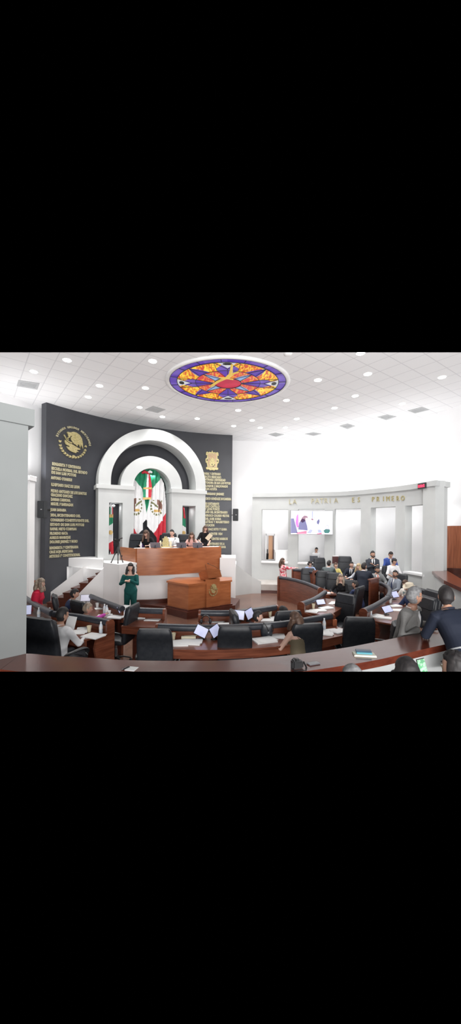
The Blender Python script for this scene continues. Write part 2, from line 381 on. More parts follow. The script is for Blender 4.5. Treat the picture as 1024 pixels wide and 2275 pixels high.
# right end return of the colonnade
e0=cpt(966); e1=Vector((*dxy(993.5,11.75),0))
m=M(); m.prism([(e0.x,e0.y),(e1.x,e1.y),(e1.x-.1,e1.y+.5),(e0.x-.15,e0.y+.45)],FLOOR,COR); struct('wall_colonnade_end',m,STONE,'grey end pier of the colonnade beside the wood panelling',smooth=False)
m=M(); m.prism([(e0.x-.02,e0.y-.08),(e1.x+.06,e1.y-.05),(e1.x-.04,e1.y+.55),(e0.x-.18,e0.y+.5)],COR,TOPZ); struct('trim_pier_cornice',m,STONE,'cornice block on the end pier',smooth=False,cat='trim')
m=M()
for a,b in ((581,640),(662,721),(743,801),(823,878),(899,947)): cwall(m,a,b,-1.57,-1.50,f=.06,t=.3)
struct('trim_window_sills',m,STONE2,'white sills of the colonnade openings',cat='trim')
# ---- things beyond the openings: side room wall doorway
op=empty('room_opening',dxy(600,16.9)+(PLAT,),0,'doorway with white head and open orange wooden door seen through first opening','doorway')
def oq(px,py,d=16.9): return dep(px,py,d)
def pane(px0,py0,px1,py1,d,t):
    a=oq(px0,py0,d); b=oq(px1,py1,d); m=M(); m.box(((a.x+b.x)/2,d+t/2,(a.z+b.z)/2),(b.x-a.x,t,a.z-b.z)); return m
pane(591,1186,610,1190,16.88,.1).build('door_head',STONE2,op,smooth=False)
m=pane(589.5,1186,591.5,1242,16.88,.1); m2=pane(609,1186,617,1242,16.88,.1); m.add(m2.v,m2.f); m.build('door_jamb',OUTW,op,smooth=False)
pane(597,1190,606,1242,16.93,.05).build('door_leaf',mat('orange_door',(.52,.27,.13),.4,0,(.46,.23,.11),5,(1,1,.3)),op,smooth=False)
pane(606,1190,608.8,1242,16.9,.07).build('door_frame',DARKWOOD,op,smooth=False)
m=M(); m.box(dep(594,1236,16.8),(.1,.06,.3),rx=.4); m.box(dep(594,1226,16.85),(.05,.05,.24),rx=-.3); m.build('dark_coat',PLAST,op,smooth=False)
o=pane(943,1173,948.5,1276,13.35,.06).build('trim_door_strip',WAINS,None,smooth=False); tag(o,'narrow reddish wooden strip behind the last opening','trim',kind='structure')
# wall panelling at far right
def quad3(name,pts,t,mt,label,cat,kind='structure'):
    m=M(); P=[Vector(p) for p in pts]; n=(P[1]-P[0]).cross(P[2]-P[0]).normalized()*t
    if n.y<0: n=-n
    m.add(P+[p+n for p in P],[(0,1,2,3),(7,6,5,4),(0,4,5,1),(1,5,6,2),(2,6,7,3),(3,7,4,0)])
    o=m.build(name,mt,None,smooth=False); tag(o,label,cat,kind=kind); return o
quad3('wall_panelling',[dep(992,1168.5,12.3),dep(1032,1168,11.7),dep(1032,1263,11.7),dep(992,1262,12.3)],.06,WAINS,'reddish brown wooden wall panelling at the right edge','panelling')
quad3('wall_panelling_dark',[dep(988,1262,12.0),dep(1032,1263,11.2),dep(1032,1325,11.2),dep(988,1300,12.0)],.06,DARKWOOD,'dark wooden lower panelling at the right edge','panelling')
quad3('wall_wainscot_left',[dep(64,1291,12.2),dep(97,1288,12.4),dep(97,1345,12.4),dep(64,1345,12.2)],.06,WAINS,'reddish wainscot on outer wall behind woman in red','panelling')
# ledge wood behind dark shirt man
lp=[at(955,1282,-1.38),at(990,1291,-1.38),at(1030,1308,-1.38)]
lo=[at(955,1276,-1.38),at(1000,1284,-1.38),at(1034,1296,-1.38)]
# grey low wall below the right ledge
m=M(); P=[Vector((p.x,p.y,0)) for p in (cpt(964),)]+[Vector((*at2(990,1296,-1.42),0)),Vector((*at2(1035,1317,-1.42),0))]
m.band(P,[p+Vector((.25,.12,0)) for p in P],FLOOR,-1.42); struct('wall_right_ledge',m,STONE,'low grey wall under the wooden ledge at right',smooth=False)
m=M(); m.band([p+Vector((-.08,-.05,0)) for p in P],[p+Vector((.55,.2,0)) for p in P],-1.42,-1.33); struct('trim_right_ledge',m,COUNTERM,'wooden ledge cap at the right wall',smooth=False,cat='ledge')

# left foreground wall end
p0=at(58,1452,COUNTER); p1=at(0,1465,COUNTER); dirn=(p1-p0).normalized(); n=Vector((-abs(dirn.y),abs(dirn.x),0))
q1=p0+dirn*1.2
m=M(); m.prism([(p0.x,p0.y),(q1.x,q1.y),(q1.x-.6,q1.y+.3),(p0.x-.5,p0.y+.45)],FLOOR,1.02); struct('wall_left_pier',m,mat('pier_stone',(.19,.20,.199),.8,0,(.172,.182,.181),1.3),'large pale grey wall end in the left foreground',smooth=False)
tz=1.10+.17
def off2(e): 
    return [(p0.x+e*.8,p0.y+e*.2),(p0.x+e*1.0-e*.9,p0.y-e*1.3)]
nn=Vector((dirn.y,-dirn.x,0)); nn=nn if nn.y<0 else -nn
c0=p0-dirn*.05+nn*.03; c1=q1+nn*.03
m=M(); m.prism([(c0.x,c0.y),(c1.x,c1.y),(c1.x-.6,c1.y+.4),(c0.x-.5,c0.y+.5)],1.02,1.19); struct('trim_left_pier_cornice',m,mat('pier_stone',(.40,.415,.41)),'cornice on the left foreground wall',smooth=False,cat='trim')
# narrow bay of the left side gallery seen between pier and black wall
m=M(); a=dep(50,1170,11.4);b=dep(65.5,1170,11.4); m.box(((a.x+b.x)/2,11.55,(FLOOR+1.5)/2),(b.x-a.x,.3,1.5-FLOOR)); m.box(((a.x+b.x)/2+.01,11.52,1.56),(b.x-a.x+.06,.4,.16)); struct('wall_left_bay',m,STONE2,'narrow white pier of the left side bay',smooth=False)

# ---- foreground counter (curved, glossy wood) and its gallery wall
ci_px=[(-150,1459),(-70,1456),(0,1455),(60,1452),(120,1457),(180,1460),(260,1465.5),(340,1468),(420,1468),(500,1467),(580,1461.5),(650,1455),(760,1440),(830,1427),(900,1413),(985,1397),(1060,1378)]
cin=spline([at(a,b,COUNTER) for a,b in ci_px],5)
co_px=[(760,1484),(820,1471),(887,1456),(988,1429),(1060,1404)]
cout=offset(cin,-0.0,RC)
wid=.52
cout=offset(cin,wid,RC)
# the outer edge: keep what the photo shows at the right
co=[at(a,b,COUNTER) for a,b in co_px]
d_=[min((q-p).length for p in cin) for q in co]; wid=sum(d_[1:4])/3; cout=offset(cin,wid,RC); 
m=M(); m.band(cin,cout,COUNTER-.075,COUNTER); struct('trim_counter',m,COUNTERM,'curved glossy reddish-brown wooden counter across the foreground',cat='counter')
m=M(); m.band(offset(cin,.06,RC),offset(cin,wid-.06,RC),FLOOR,COUNTER-.075); struct('wall_gallery_parapet',m,mat('parapet_plaster',(.46,.47,.47),.8,0,(.42,.43,.43)),'white parapet wall below the foreground counter')
m=M(); m.band(offset(cin,wid-.05,RC),offset(cin,wid+3,RC),GAL-.1,GAL); struct('floor_gallery',m,mat('gallery_floor',(.3,.2,.15),.4),'floor of the public gallery',cat='floor')
# ------------------------------------------------------------------ podium desk, lectern
tier=[dxy(650,13.2),dxy(700,12.9),dxy(760,11.9),dxy(805,11.0),dxy(838,10.55),dxy(880,10.3),dxy(905,10.4),dxy(935,10.7)]
m=M(); m.prism(tier+[(p.x,p.y) for p in reversed([Vector((a+0,b+0)) for a,b in plat[3:9]])],FLOOR,-2.5); struct('floor_tier',m,DARKWOOD,'low wooden step in front of the platform',smooth=False,cat='floor')
m=M(); a=[dxy(880,4.75),dxy(975,4.75),dxy(975,5.4),dxy(880,5.3)]; m.prism(a,FLOOR,-2.45); struct('floor_walkway_step',m,DARKWOOD,'step behind the counter',smooth=False,cat='floor')
pd=empty('podium_desk',(pfc[0].x,pfc[0].y,PRES),0,'long curved orange-brown wooden desk of the presiding table on the podium','desk')
PT=-.70
n_=len(pfc)
thick=offset(pfc,-.05,(-1.5,9))
for a,b in ((0,12),(12,n_-1)):
    m=M(); m.band(pfc[a:b+1],offset(pfc,.05,(-1.2,20))[a:b+1],-1.57,PT-.03); m.build('front_panel',WOODL,pd)
back=offset(pfc,.62,(-1.2,9.0))
def sgn(P,d): 
    q=offset(P,d,(-1.2,9.0)); return q
m=M(); m.band(sgn(pfc,-.02),sgn(pfc,.62),PT-.03,PT); m.build('desktop',WOODL,pd)
q=pfc[0]; r_=Vector((*dxy(270,12.35),0)); m=M(); t_=(r_-q).normalized(); nn=Vector((t_.y,-t_.x,0))*.05
m.prism([(q.x,q.y),(r_.x,r_.y),(r_.x-nn.x,r_.y-nn.y),(q.x-nn.x,q.y-nn.y)],-1.15,PT); m.build('side_panel',WOODL,pd,smooth=False)
q=pfc[-1]; m=M(); m.box((q.x-.03,q.y+.3,(-1.55+PT)/2),(.05,.6,PT+1.55)); m.build('side_panel',WOODL,pd,smooth=False)
lec=empty('lectern',(-.9,11.1,-2.5),0,'wide wooden speaking lectern with gold eagle emblem and raised reading desk','lectern')
B1=(-1.78,11.95); B2=(.02,12.1)
def lp_(e): return [(Lc.x-e,Lc.y-e*.2),(Cc.x,Cc.y-e*1.2),(Rc.x+e,Rc.y-e*.4),(B2[0]+e,B2[1]),(B1[0]-e,B1[1])]
m=M(); m.prism(lp_(0),-2.5,-1.74); m.build('body',WOODL,lec,smooth=False)
m=M(); m.prism(lp_(.04),-1.74,-1.69); m.build('top',WOODL,lec,smooth=False)
m=M(); m.prism(lp_(.06),-2.53,-2.46); m.build('base_moulding',DARKWOOD,lec,smooth=False)
CRd=(Rc-Cc).normalized(); CRn=Vector((CRd.y,-CRd.x,0))
def onCR(px):
    a=(px-CX)/F; t=(a*Cc.y-Cc.x)/(CRd.x-a*CRd.y); return Cc+CRd*t
s0,s1=onCR(458),onCR(487.5)
m=M(); m.prism([tuple((s0+CRn*.05).xy),tuple((s1+CRn*.05).xy),tuple((s1-CRn*.02).xy),tuple((s0-CRn*.02).xy)],-2.46,-1.6); m.build('centre_panel',WOODL,lec,smooth=False)
for px in (418.7,): pass
r0=[dep(458.6,1265,10.72),dep(488,1264,10.85),dep(492.8,1281,10.95),dep(463.5,1286,10.9)]
bk=[dep(441,1274,11.35),dep(474,1272,11.55),dep(478,1287,11.6),dep(446,1291,11.4)]
m=M(); m.add(r0+bk,[(0,1,2,3),(7,6,5,4),(0,4,5,1),(1,5,6,2),(2,6,7,3),(3,7,4,0)]); m.build('reading_desk',WOODL,lec,smooth=False)
m=M()
for a,b,c in ((dep(459,1275,11.3),dep(457.5,1262,11.3),dep(456,1254,11.1)),(dep(491,1269,11.3),dep(478,1259,11.2),dep(462,1252.5,11.1))): m.sweep([a,b,c],.006,6)
m.ball(dep(462,1252,11.1),.018,8); m.build('microphone',PLAST,lec)

# ------------------------------------------------------------------ chairs
def make_chair():
    r=empty('office_chair',(0,0,0))
    def slab(m,z0,z1,n,cy,hw,ht,sup=.45,dz=0):
        pts=[];rad=[]
        for i in range(n+1):
            t=i/n; z=z0+(z1-z0)*t; e=1-.10*(2*t-1)**6; edge=min(1,math.sqrt(max(0,1-(max(0,abs(2*t-1)-.80)/.2)**2))*.55+.45)
            pts.append((0,cy(t),z)); rad.append((hw(t)*e*(.93+.07*edge),ht(t)*edge))
        m.sweep(pts,rad,28,up=(0,1,0),sup=sup)
    m=M(); slab(m,.45,1.18,18,lambda t:-.255-.115*t+.015*math.sin(PI*t),lambda t:.262+.012*math.sin(PI*t),lambda t:.056); m.build('backrest',LEATHER,r,world=False)
    m=M(); slab(m,.93,1.165,10,lambda t:-.305-.04*t,lambda t:.255-.012*t,lambda t:.062); m.build('headrest',LEATHER,r,world=False)
    m=M(); pts=[(0,-.25+.52*i/12,.475+.015*math.sin(PI*i/12)-(.03 if i>10 else 0)) for i in range(13)]
    m.sweep(pts,[(.262-.01*abs(i-6)/6,.06*min(1,.55+.25*min(i,12-i))) for i in range(13)],28,up=(0,0,1),sup=.5); m.build('seat',LEATHER,r,world=False)
    for s in(-1,1):
        m=M(); P=spline([(s*.25,-.24,.62),(s*.30,-.20,.685),(s*.315,-.05,.70),(s*.315,.10,.69),(s*.305,.17,.64),(s*.29,.16,.52),(s*.25,.10,.44)],4)
        m.sweep(P,(.03,.017),10,up=(0,0,1)); m.build('armrest',PLAST,r,world=False)
    m=M(); m.lathe((0,0,.12),[(.03,0),(.03,.18),(.022,.18),(.022,.3),(.09,.31),(.09,.33)],12); m.build('gas_column',STEEL,r,world=False)
    m=M()
    for k in range(5):
        a=k*2*PI/5+.3; m.sweep([(0,0,.13),(.15*math.cos(a),.15*math.sin(a),.12),(.29*math.cos(a),.29*math.sin(a),.075)],[(.03,.02),(.024,.016),(.018,.013)],8)
    sb_=m.build('star_base',PLAST,r,world=False)
    for k in range(5):
        a=k*2*PI/5+.3; m=M(); m.lathe((.29*math.cos(a)-.02,.29*math.sin(a),.03),[(.02,0),(.03,.008),(.03,.032),(.02,.04)],10,rot=Matrix(((0,0,1),(0,1,0),(-1,0,0)))); m.build('caster',PLAST,r,world=False).parent=sb_
    return r
chair0=make_chair(); used=[0]
def chair(px,py,rz,floor,label,group=None,d=None,d_=None):
    rz=R(rz)
    if d: P=dep(px,py,d); s=(P.z-floor)/1.18
    else: s=1; P=at(px,py,floor+1.18)
    c=chair0 if not used[0] else copy_tree(chair0); used[0]=1
    off=Matrix.Rotation(rz,3,'Z')@Vector((0,-.36*s,0)); c.location=(P.x-off.x,P.y-off.y,floor); c.rotation_euler=(0,0,rz); c.scale=(s,s,s)
    tag(c,label,'chair',group); return c
GR='black leather office chairs of the chamber'
for a in [
  (297,1343,82,FLOOR,'black chair turned sideways to the left, below the woman in dark green'),
 (343,1397,0,FLOOR,'black chair seen from behind, leftmost of the two empty ones before the counter'),
 (522,1391,0,FLOOR,'black chair seen from behind in centre foreground, left of the handbag'),
 (684,1385,12,FLOOR,'black chair seen from behind with the woman in the strappy top on it'),
 (799,1371,-4,FLOOR,'large empty black chair in right foreground, above blue folder on the counter'),
 (172,1335,-38,FLOOR,'black chair seen from behind hiding the person in magenta'),
 (119,1322,-62,FLOOR,'black chair seen edge-on between woman in red and man in navy suit'),
 (517,1358,-82,FLOOR,'black chair seen edge-on in the second row, left of the white tablet'),
 (641,1357,14,FLOOR,'black chair back behind the long dark hair of woman in strappy top'),
 (770,1318,128,FLOOR,'empty black chair with crumpled leather turned toward the camera, right of centre'),
 (801,1303,50,FLOOR,'smooth black chair back beside the tall wooden end panel'),
 (684,1262,172,FLOOR,'empty black chair at left end of the far right desk, next to wooden post'),
 (718,1268,170,FLOOR,'second black chair of the far row, right of the wooden post'),
 (742,1272,165,FLOOR,'third black chair of the far row, behind the woman in black'),
]:
    chair(*a[:4],a[4],GR)
for a in [
 (774,1288,165,FLOOR,11.7,'black chair right behind the long-haired woman in black'),
 (709,1239,180,PLAT,14.9,'black chair beneath the window with the laptop man'),
 (766,1236,172,PLAT,14.6,'black chair back right of the woman in yellow'),
 (866,1257,176,-2.5,12.3,'black chair behind the man with orange tie'),
 (893,1275,105,-2.5,11.2,'black chair behind bearded man in light grey suit'),
 (933,1306,100,FLOOR,9.0,'black chair back above the grey hair of the older man'),
 (952,1325,96,FLOOR,7.4,'nearer black chair between the older man and the man in dark shirt'),
 (964,1311,96,FLOOR,8.2,'farther black chair between the older man and the man in dark shirt'),
 (305,1186,168,PRES,12.75,'black chair at left end of the podium desk'),
 (376,1184,176,PRES,13.1,'black chair behind the man in white shirt on the podium'),
 (411,1187,178,PRES,13.45,'black chair behind the woman in pink on the podium'),
 (881,1383,70,FLOOR,6.3,'black chair pushed low under the right desk beside the grey jacket'),
 (86,1373,-20,FLOOR,5.15,'black high-back chair in the left foreground, beside man in white shirt'),
]: chair(a[0],a[1],a[2],a[3],a[5],GR,d=a[4])

# ------------------------------------------------------------------ curved desks with padded rails
def ringctr(): return (-.5,10.1)
deskpts={}
def desk(name_label,px,z=RAILZ,ends=(1,1),depth=.60,tz=None,group='curved wooden desks of the chamber',padded=True,ctr=(-.5,10.1)):
    P=spline([at(a,b,z) for a,b in px],6); tz=tz or TABLE
    mid=P[len(P)//2]; r=empty('curved_desk',(mid.x,mid.y,FLOOR),0,name_label,'desk',group)
    m=M(); m.band(offset(P,-.03,ctr),offset(P,.02,ctr),FLOOR,z-.04); m.build('front_panel',WOOD,r)
    m=M(); m.sweep([p+Vector((0,0,0)) for p in P],(.062,.062),14); m.build('padded_rail',ROLL,r)
    m=M(); a=offset(P,.02,ctr); b=offset(P,depth,ctr); m.band(a,b,tz-.03,tz); m.build('tabletop',WOOD,r)
    m=M(); m.band(offset(P,depth-.05,ctr),offset(P,depth-.02,ctr),tz-.15,tz-.03); m.build('apron',WOOD,r)
    m=M(); m.band(offset(P,.03,ctr),offset(P,.10,ctr),FLOOR,tz-.03); m.build('modesty_panel',DARKWOOD,r)
    for k,(on,i,j) in enumerate(((ends[0],0,1),(ends[1],-1,-2))):
        if not on: continue
        p=P[i]; t=(P[i]-P[j]); t.z=0; t.normalize(); nn=(offset(P,1,ctr)[i]-p); nn.z=0; nn.normalize()
        prof=[(-.085,FLOOR),(-.085,z-.02)]+[(-.0-.085*math.cos(PI*q/10),z-.02+.085*math.sin(PI*q/10)) for q in range(1,10)]+[(.085,z-.02),(.085,tz),(.30,tz-.05),(.34,tz-.2),(.2,FLOOR)]
        m=M(); m.prism(prof,0,.045,fn=lambda x,y,zz:Vector((p.x+nn.x*x+t.x*(zz-.005),p.y+nn.y*x+t.y*(zz-.005),y))); m.build('end_panel',WOOD,r,smooth=False)
    return r
desk('curved desk at far left edge by the grey pier, in front of woman in red',[(44,1318),(60,1332),(90,1350),(116,1363)],ends=(0,0))
desk('curved desk with cream cup and bottle, in front of man in white shirt',[(120,1364.5),(150,1368),(185,1372.5),(243,1384)],ends=(0,1),depth=.52)
desk('long front-row desk with black handbag on it',[(352,1393),(420,1395),(480,1395.5),(552,1393),(640,1385),(735,1369)])
desk('curved desk at right with small white bottle, left of the grey jacket',[(808,1358),(835,1345),(862,1328)],ends=(1,0))
desk('curved desk at right with purple tablet, in front of the orange tie',[(862,1327),(866,1314),(860,1303),(845,1296)],ends=(0,0))
desk('second-row desk at left crowded with bottles, in front of magenta sleeve',[(202,1325),(230,1337),(272,1353)],ends=(0,0))
desk('short second-row desk left of the lectern with one bottle',[(300,1355.5),(330,1357),(364,1358)],ends=(0,1))
desk('second-row desk right below the lectern with upright tablets',[(446,1362),(500,1362.5),(550,1359),(612,1350)])
desk('second-row desk right of centre with small tablet, before crumpled chair',[(670,1343),(700,1331),(722,1316)],ends=(1,0))
desk('far desk with broad brown front panel near the floral dress',[(621,1283.5),(645,1287),(668,1292.5),(690,1300),(711,1309.5)],z=-1.85,tz=-2.02)
desk('small far wooden desk beside the floral dress',[(652,1266),(672,1268),(697,1272)],z=-1.66,tz=-1.85,ends=(1,1),depth=.5)
# tall end panel with orange inner side
ep=empty('end_screen',dxy(832,10.7)+(FLOOR,),0,'tall reddish wooden end screen in front of the man with orange tie','screen')
m=M(); a=dep(824,1170,10.4); b=dep(843,1170,10.9); c=dep(846,1170,11.0); m.prism([(a.x,a.y),(b.x,b.y),(b.x-.01,b.y+.08),(a.x-.02,a.y+.08)],FLOOR,-1.52); m.build('panel',WOOD,ep,smooth=False)
m=M(); m.prism([(a.x-.02,a.y-.03),(b.x+.02,b.y-.03),(b.x+.01,b.y+.11),(a.x-.04,a.y+.11)],-1.52,-1.49); m.build('cap',WOOD,ep,smooth=False)
pp_=empty('wooden_post',dxy(700,12.8)+(FLOOR,),0,'square wooden post with small gold crest between far chairs','post')
m=M(); m.box(dep(701,1170,12.8)+Vector((0,0,-2.15)),(.17,.1,1.15)); bpy_o=m
p=dep(701,1267,12.8); m=M(); m.box((p.x,p.y,(FLOOR+p.z)/2),(.18,.1,p.z-FLOOR)); m.build('shaft',WOOD,pp_,smooth=False)
m=M(); m.lathe((p.x,p.y-.05,p.z-.14),[(.05,0),(.045,.015)],12,rot=Matrix(((1,0,0),(0,0,1),(0,-1,0)))); m.build('crest',GOLD,pp_)

# ------------------------------------------------------------------ small things
def paper(px,py,w_,d_,rz,label,z=TABLE,mt=PAPER,name='paper_stack',cat='papers',th=.006,pitch=0,group='papers on the desks'):
    p=at(px,py,z); m=M(); rm=Matrix.Rotation(R(rz),3,'Z')@Matrix.Rotation(R(pitch),3,'X')
    m.box((0,0,th/2+.001),(w_,d_,th),mt=rm)
    m.box((.03,.02,th+.003),(w_*.9,d_*.93,.003),mt=rm@Matrix.Rotation(R(9),3,'Z'))
    if pitch: 
        lo=min(v.z for v in m.v); m.v=[v-Vector((0,0,lo-.001)) for v in m.v]
    m.v=[v+p for v in m.v]; o=m.build(name,mt,None,smooth=False); tag(o,label,cat,group); return o
def bottle(px,py,label,z=TABLE,s=1.0):
    p=at(px,py,z); r=empty('water_bottle',p,0,label,'bottle','water bottles'); 
    m=M(); m.lathe((0,0,0),[(.02,0),(.031,.006),(.032,.05),(.029,.06),(.032,.07),(.031,.13),(.018,.165),(.012,.175),(.012,.185)],14); m.v=[v*s for v in m.v]; bb_=m.build('bottle_body',BOTTLE,r,world=False)
    m=M(); m.lathe((0,0,.183),[(.015,0),(.015,.02)],12); m.v=[v*s for v in m.v]; m.build('cap',WHITEP,r,world=False)
    m=M(); m.lathe((0,0,.075),[(.0328,0),(.0328,.045)],14); m.v=[v*s for v in m.v]; m.build('bottle_label',WHITEP,r,world=False).parent=bb_
def cup(px,py,label,z=TABLE,mt=CUPM,s=1.0):
    p=at(px,py,z); m=M(); m.lathe(p,[(.028*s,0),(.032*s,.05*s),(.040*s,.105*s),(.042*s,.108*s),(.036*s,.106*s),(.030*s,.04*s)],16); o=m.build('paper_cup',mt); tag(o,label,'cup','cups on the desks')
def tablet(px,py,yaw,label,z=TABLE,w_=.25,h_=.18,pitch=60,roll=0,mt=SCREEN,lift=.06):
    "tablet on a small stand; faces -y turned by yaw"
    p=at(px,py,z); r=empty('tablet_computer',p,R(yaw),label,'tablet','tablets standing on the desks')
    rm=Matrix.Rotation(R(pitch),3,'X')@Matrix.Rotation(R(roll),3,'Z'); c=Vector((0,0,lift+h_*.5*math.sin(R(pitch))))
    m=M(); m.box(c,(w_,h_,.012),mt=rm,bev=.003); cs_=m.build('casing',PLAST if lift>.02 else mt,r,world=False)
    m=M(); m.box(c+rm@Vector((0,0,.0075)),(w_*.92,h_*.90,.002),mt=rm); m.build('screen',mt,r,world=False,smooth=False).parent=cs_
    m=M(); m.lathe((0,.03,0),[(.06,0),(.055,.01),(.012,.014)],14); m.sweep([(0,.03,.01),(0,.05,lift*.6),c+rm@Vector((0,0,-.006))],.01,8); m.build('stand',PLAST,r,world=False)
i=0
for px,py,w_,d_,rz,lab in [
 (170,1405,.32,.26,10,'open white papers before man in white shirt, left sheet'),(207,1414,.34,.24,-25,'white papers at right corner of his desk below the bottle'),(186,1397,.22,.1,15,'narrow cream booklet beside the cream cup'),
 (80,1376,.3,.22,20,'white sheets on far left desk by the pier'),
 (232,1369,.28,.2,10,'white sheets under the magenta sleeve'),(258,1372,.3,.22,-10,'white sheets left of the sideways chair'),(222,1352,.22,.16,30,'papers below the small white cup'),(283,1366,.3,.2,5,'white sheets behind the sideways chair'),
 (320,1372,.34,.2,5,'papers on short desk left of the lectern, beside its bottle'),(338,1378,.3,.14,-5,'silver folder at the edge of short desk left of the lectern'),
 (395,1430,.34,.28,5,'white sheets right of the leftmost foreground chair'),(424,1428,.34,.24,-8,'white sheets under the tilted tablet'),
 (478,1381,.3,.2,8,'white sheets beside the headphones under the lectern'),(495,1388,.2,.16,-10,'small white sheets next to second-row edge-on chair'),
 (587,1424,.36,.28,20,'large white sheets below black handbag'),(612,1414,.3,.24,-10,'white sheets at the left arm of woman in strappy top'),
 (596,1379,.34,.2,0,'white papers between the two men in second row'),(612,1374,.22,.16,20,'white papers close to bowed man in navy suit'),
 (733,1403,.34,.24,10,'crumpled white papers at right end of front desk'),(722,1409,.26,.2,-15,'white papers touching the large right foreground chair row'),(752,1404,.26,.2,30,'white papers at corner of the front desk beyond its bottle'),
 (690,1359,.30,.2,-20,'white papers at left corner of the desk with small tablet'),(706,1357,.34,.2,10,'white papers in the middle of desk with small tablet'),(724,1352,.3,.2,25,'white papers behind small tablet nearest the crumpled chair'),(738,1340,.34,.12,60,'white folder at far end of the desk with small tablet'),
 (835,1369,.3,.2,30,'white papers around the small white bottle at right'),(852,1374,.3,.12,-25,'white envelope in front of the right tablet'),(884,1356,.34,.2,-10,'white papers under the forearm left of the grey jacket'),(876,1347,.3,.2,15,'white papers next to the white cup at right'),(868,1325,.24,.18,30,'white papers between rail and purple tablet')]:
    paper(px,py,w_,d_,rz,lab,th=.008+.006*(i%3)); i+=1
paper(285,1362,.34,.24,-18,'big white sheet tilted up behind the sideways chair',pitch=35)
for px,py,lab in [(660,1297,'white papers at left end of the broad brown desk'),(690,1307,'white papers in the middle of the broad brown desk'),(722,1318,'white papers near the hands of woman in black')]:
    paper(px,py,.36,.2,-25,lab,z=-2.02,th=.02)
paper(663,1276,.3,.2,0,'white papers on small far desk',z=-1.85,th=.02)
for px,py,lab in [(224,1407,'water bottle at right end of the desk of man in white shirt'),(86,1372,'water bottle on far left desk by the pier'),(110,1372,'small bottle just behind the head of man in white shirt'),(204,1338,'water bottle beside the raised laptop lid at left'),(232,1363,'left one of the two bottles right of the magenta sleeve'),(237,1366,'right one of the two bottles right of the magenta sleeve'),(343,1374,'water bottle on the short desk left of the lectern'),(467,1378,'water bottle under the lectern beside headphones'),(623,1404,'water bottle left of the strappy-top woman'),(720,1398,'water bottle at right end of the long front desk'),(823,1368,'small white bottle at near end of right desk'),(686,1350,'water bottle at near end of desk with small tablet')]:
    bottle(px,py,lab)
for px,py,lab,mt in [(198,1404,'cream paper cup on the desk of man in white shirt',CUPM),(385,1421,'cream paper cup right of the leftmost foreground chair',CUPM),(216,1350,'white paper cup between navy man and magenta sleeve',WHITEP),(242,1368,'white paper cup right of the two bottles',WHITEP),(600,1370,'cream cup between the two men in the second row',CUPM),(696,1352,'cream cup on the desk with small tablet',CUPM),(867,1339,'white cup on right desk beyond the tablet',WHITEP),(101,1372,'cream cup on far left desk',CUPM)]:
    cup(px,py,lab,mt=mt)
tablet(447,1421,-8,'tilted white tablet on stand right of the cream cup, centre foreground',roll=-22,w_=.22,h_=.17,pitch=68)
tablet(478,1421,35,'dark-edged tablet on stand half hidden by centre foreground chair',roll=22,w_=.2,h_=.18,pitch=70)
tablet(529,1383,0,'white upright tablet in the second row beside edge-on chair',w_=.25,h_=.19,pitch=72,roll=-6)
tablet(554,1381,35,'lilac upright tablet behind the head of man looking right',w_=.2,h_=.2,pitch=76,roll=18)
tablet(712,1348,8,'small lilac tablet on the second-row desk right of centre',w_=.22,h_=.14,pitch=48,roll=5)
tablet(860,1366,5,'white tablet on black stand at right desk',w_=.22,h_=.16,pitch=50,roll=12)
tablet(877,1332,10,'purple tablet before the seated woman with brown hair',w_=.2,h_=.18,pitch=55,roll=8)
tablet(268,1367,70,'dark tablet seen nearly edge-on on the left second-row desk',w_=.2,h_=.15,pitch=60)
tablet(190,1341,10,'open white laptop-like tablet in front of man in navy suit',w_=.24,h_=.17,pitch=62,mt=mat('tablet_pale',(.72,.72,.85),.3,emit=.3))
tablet(58,1372,20,'white tablet at the very left beside the pier',w_=.2,h_=.2,pitch=70)
paper(419,1420,.24,.05,2,'cream name plate on front desk behind the tilted tablet',mt=PAPERC,name='name_plate',cat='name plate',th=.05,group=None)
paper(505,1377,.2,.1,5,'orange folder on the desk under the lectern',mt=mat('orange_card',(.75,.2,.08),.6),name='folder',cat='folder',group=None)
for px,py,lab,c in [(566,1404,'orange box standing behind black handbag',(.55,.12,.04)),(631,1370,'small orange box left of bowed man in navy',(.55,.15,.06)),(743,1390,'orange-brown box at right end panel of the front desk',(.45,.13,.05))]:
    p=at(px,py,TABLE); m=M(); m.box(p+Vector((0,0,.06)),(.08,.06,.12),bev=.004); o=m.build('small_box',mat('box_'+str(px),c,.5)); tag(o,lab,'box')
# headphones beside the bottle
p=at(457,1386,TABLE); r=empty('headphones',p,0,'dark grey headphones lying on the desk under the lectern','headphones')
m=M(); m.sweep([(-.09+.0,0,.03)]+[(.09*-math.cos(PI*k/10),.02,.04+.12*math.sin(PI*k/10)) for k in range(1,10)]+[(.09,0,.03)],.012,8); m.build('headband',PLAST,r,world=False)
for s in(-1,1): m=M(); m.ball((s*.085,0,.045),(.03,.045,.045),14); m.build('ear_pad',ROLL,r,world=False)
# handbag
p=at(592,1413,TABLE); r=empty('handbag',p,R(-8),'black leather handbag standing on the front desk','handbag')
m=M(); m.sweep([(0,0,.0),(0,0,.02),(0,0,.10),(0,-.01,.17),(0,-.01,.205),(0,-.01,.212)],[(.085,.05),(.098,.06),(.105,.055),(.098,.04),(.09,.028),(.085,.015)],24,sup=.6,up=(0,1,0)); m.build('bag_body',mat('bag_leather',(.022,.026,.034),.3,0,(.035,.04,.05),14,bump=.15),r,world=False)
m=M(); m.sweep([(-.06,-.01,.2),(-.05,-.05,.24),(0,-.065,.18),(.03,-.07,.12),(.035,-.068,.08)],.008,8); m.sweep([(.1,0,.2),(.12,0,.12),(.11,.02,.08)],.006,8); m.build('strap',PLAST,r,world=False)
m=M(); m.box((.035,-.07,.085),(.02,.01,.03),bev=.003); m.build('clasp',STEEL,r,world=False)
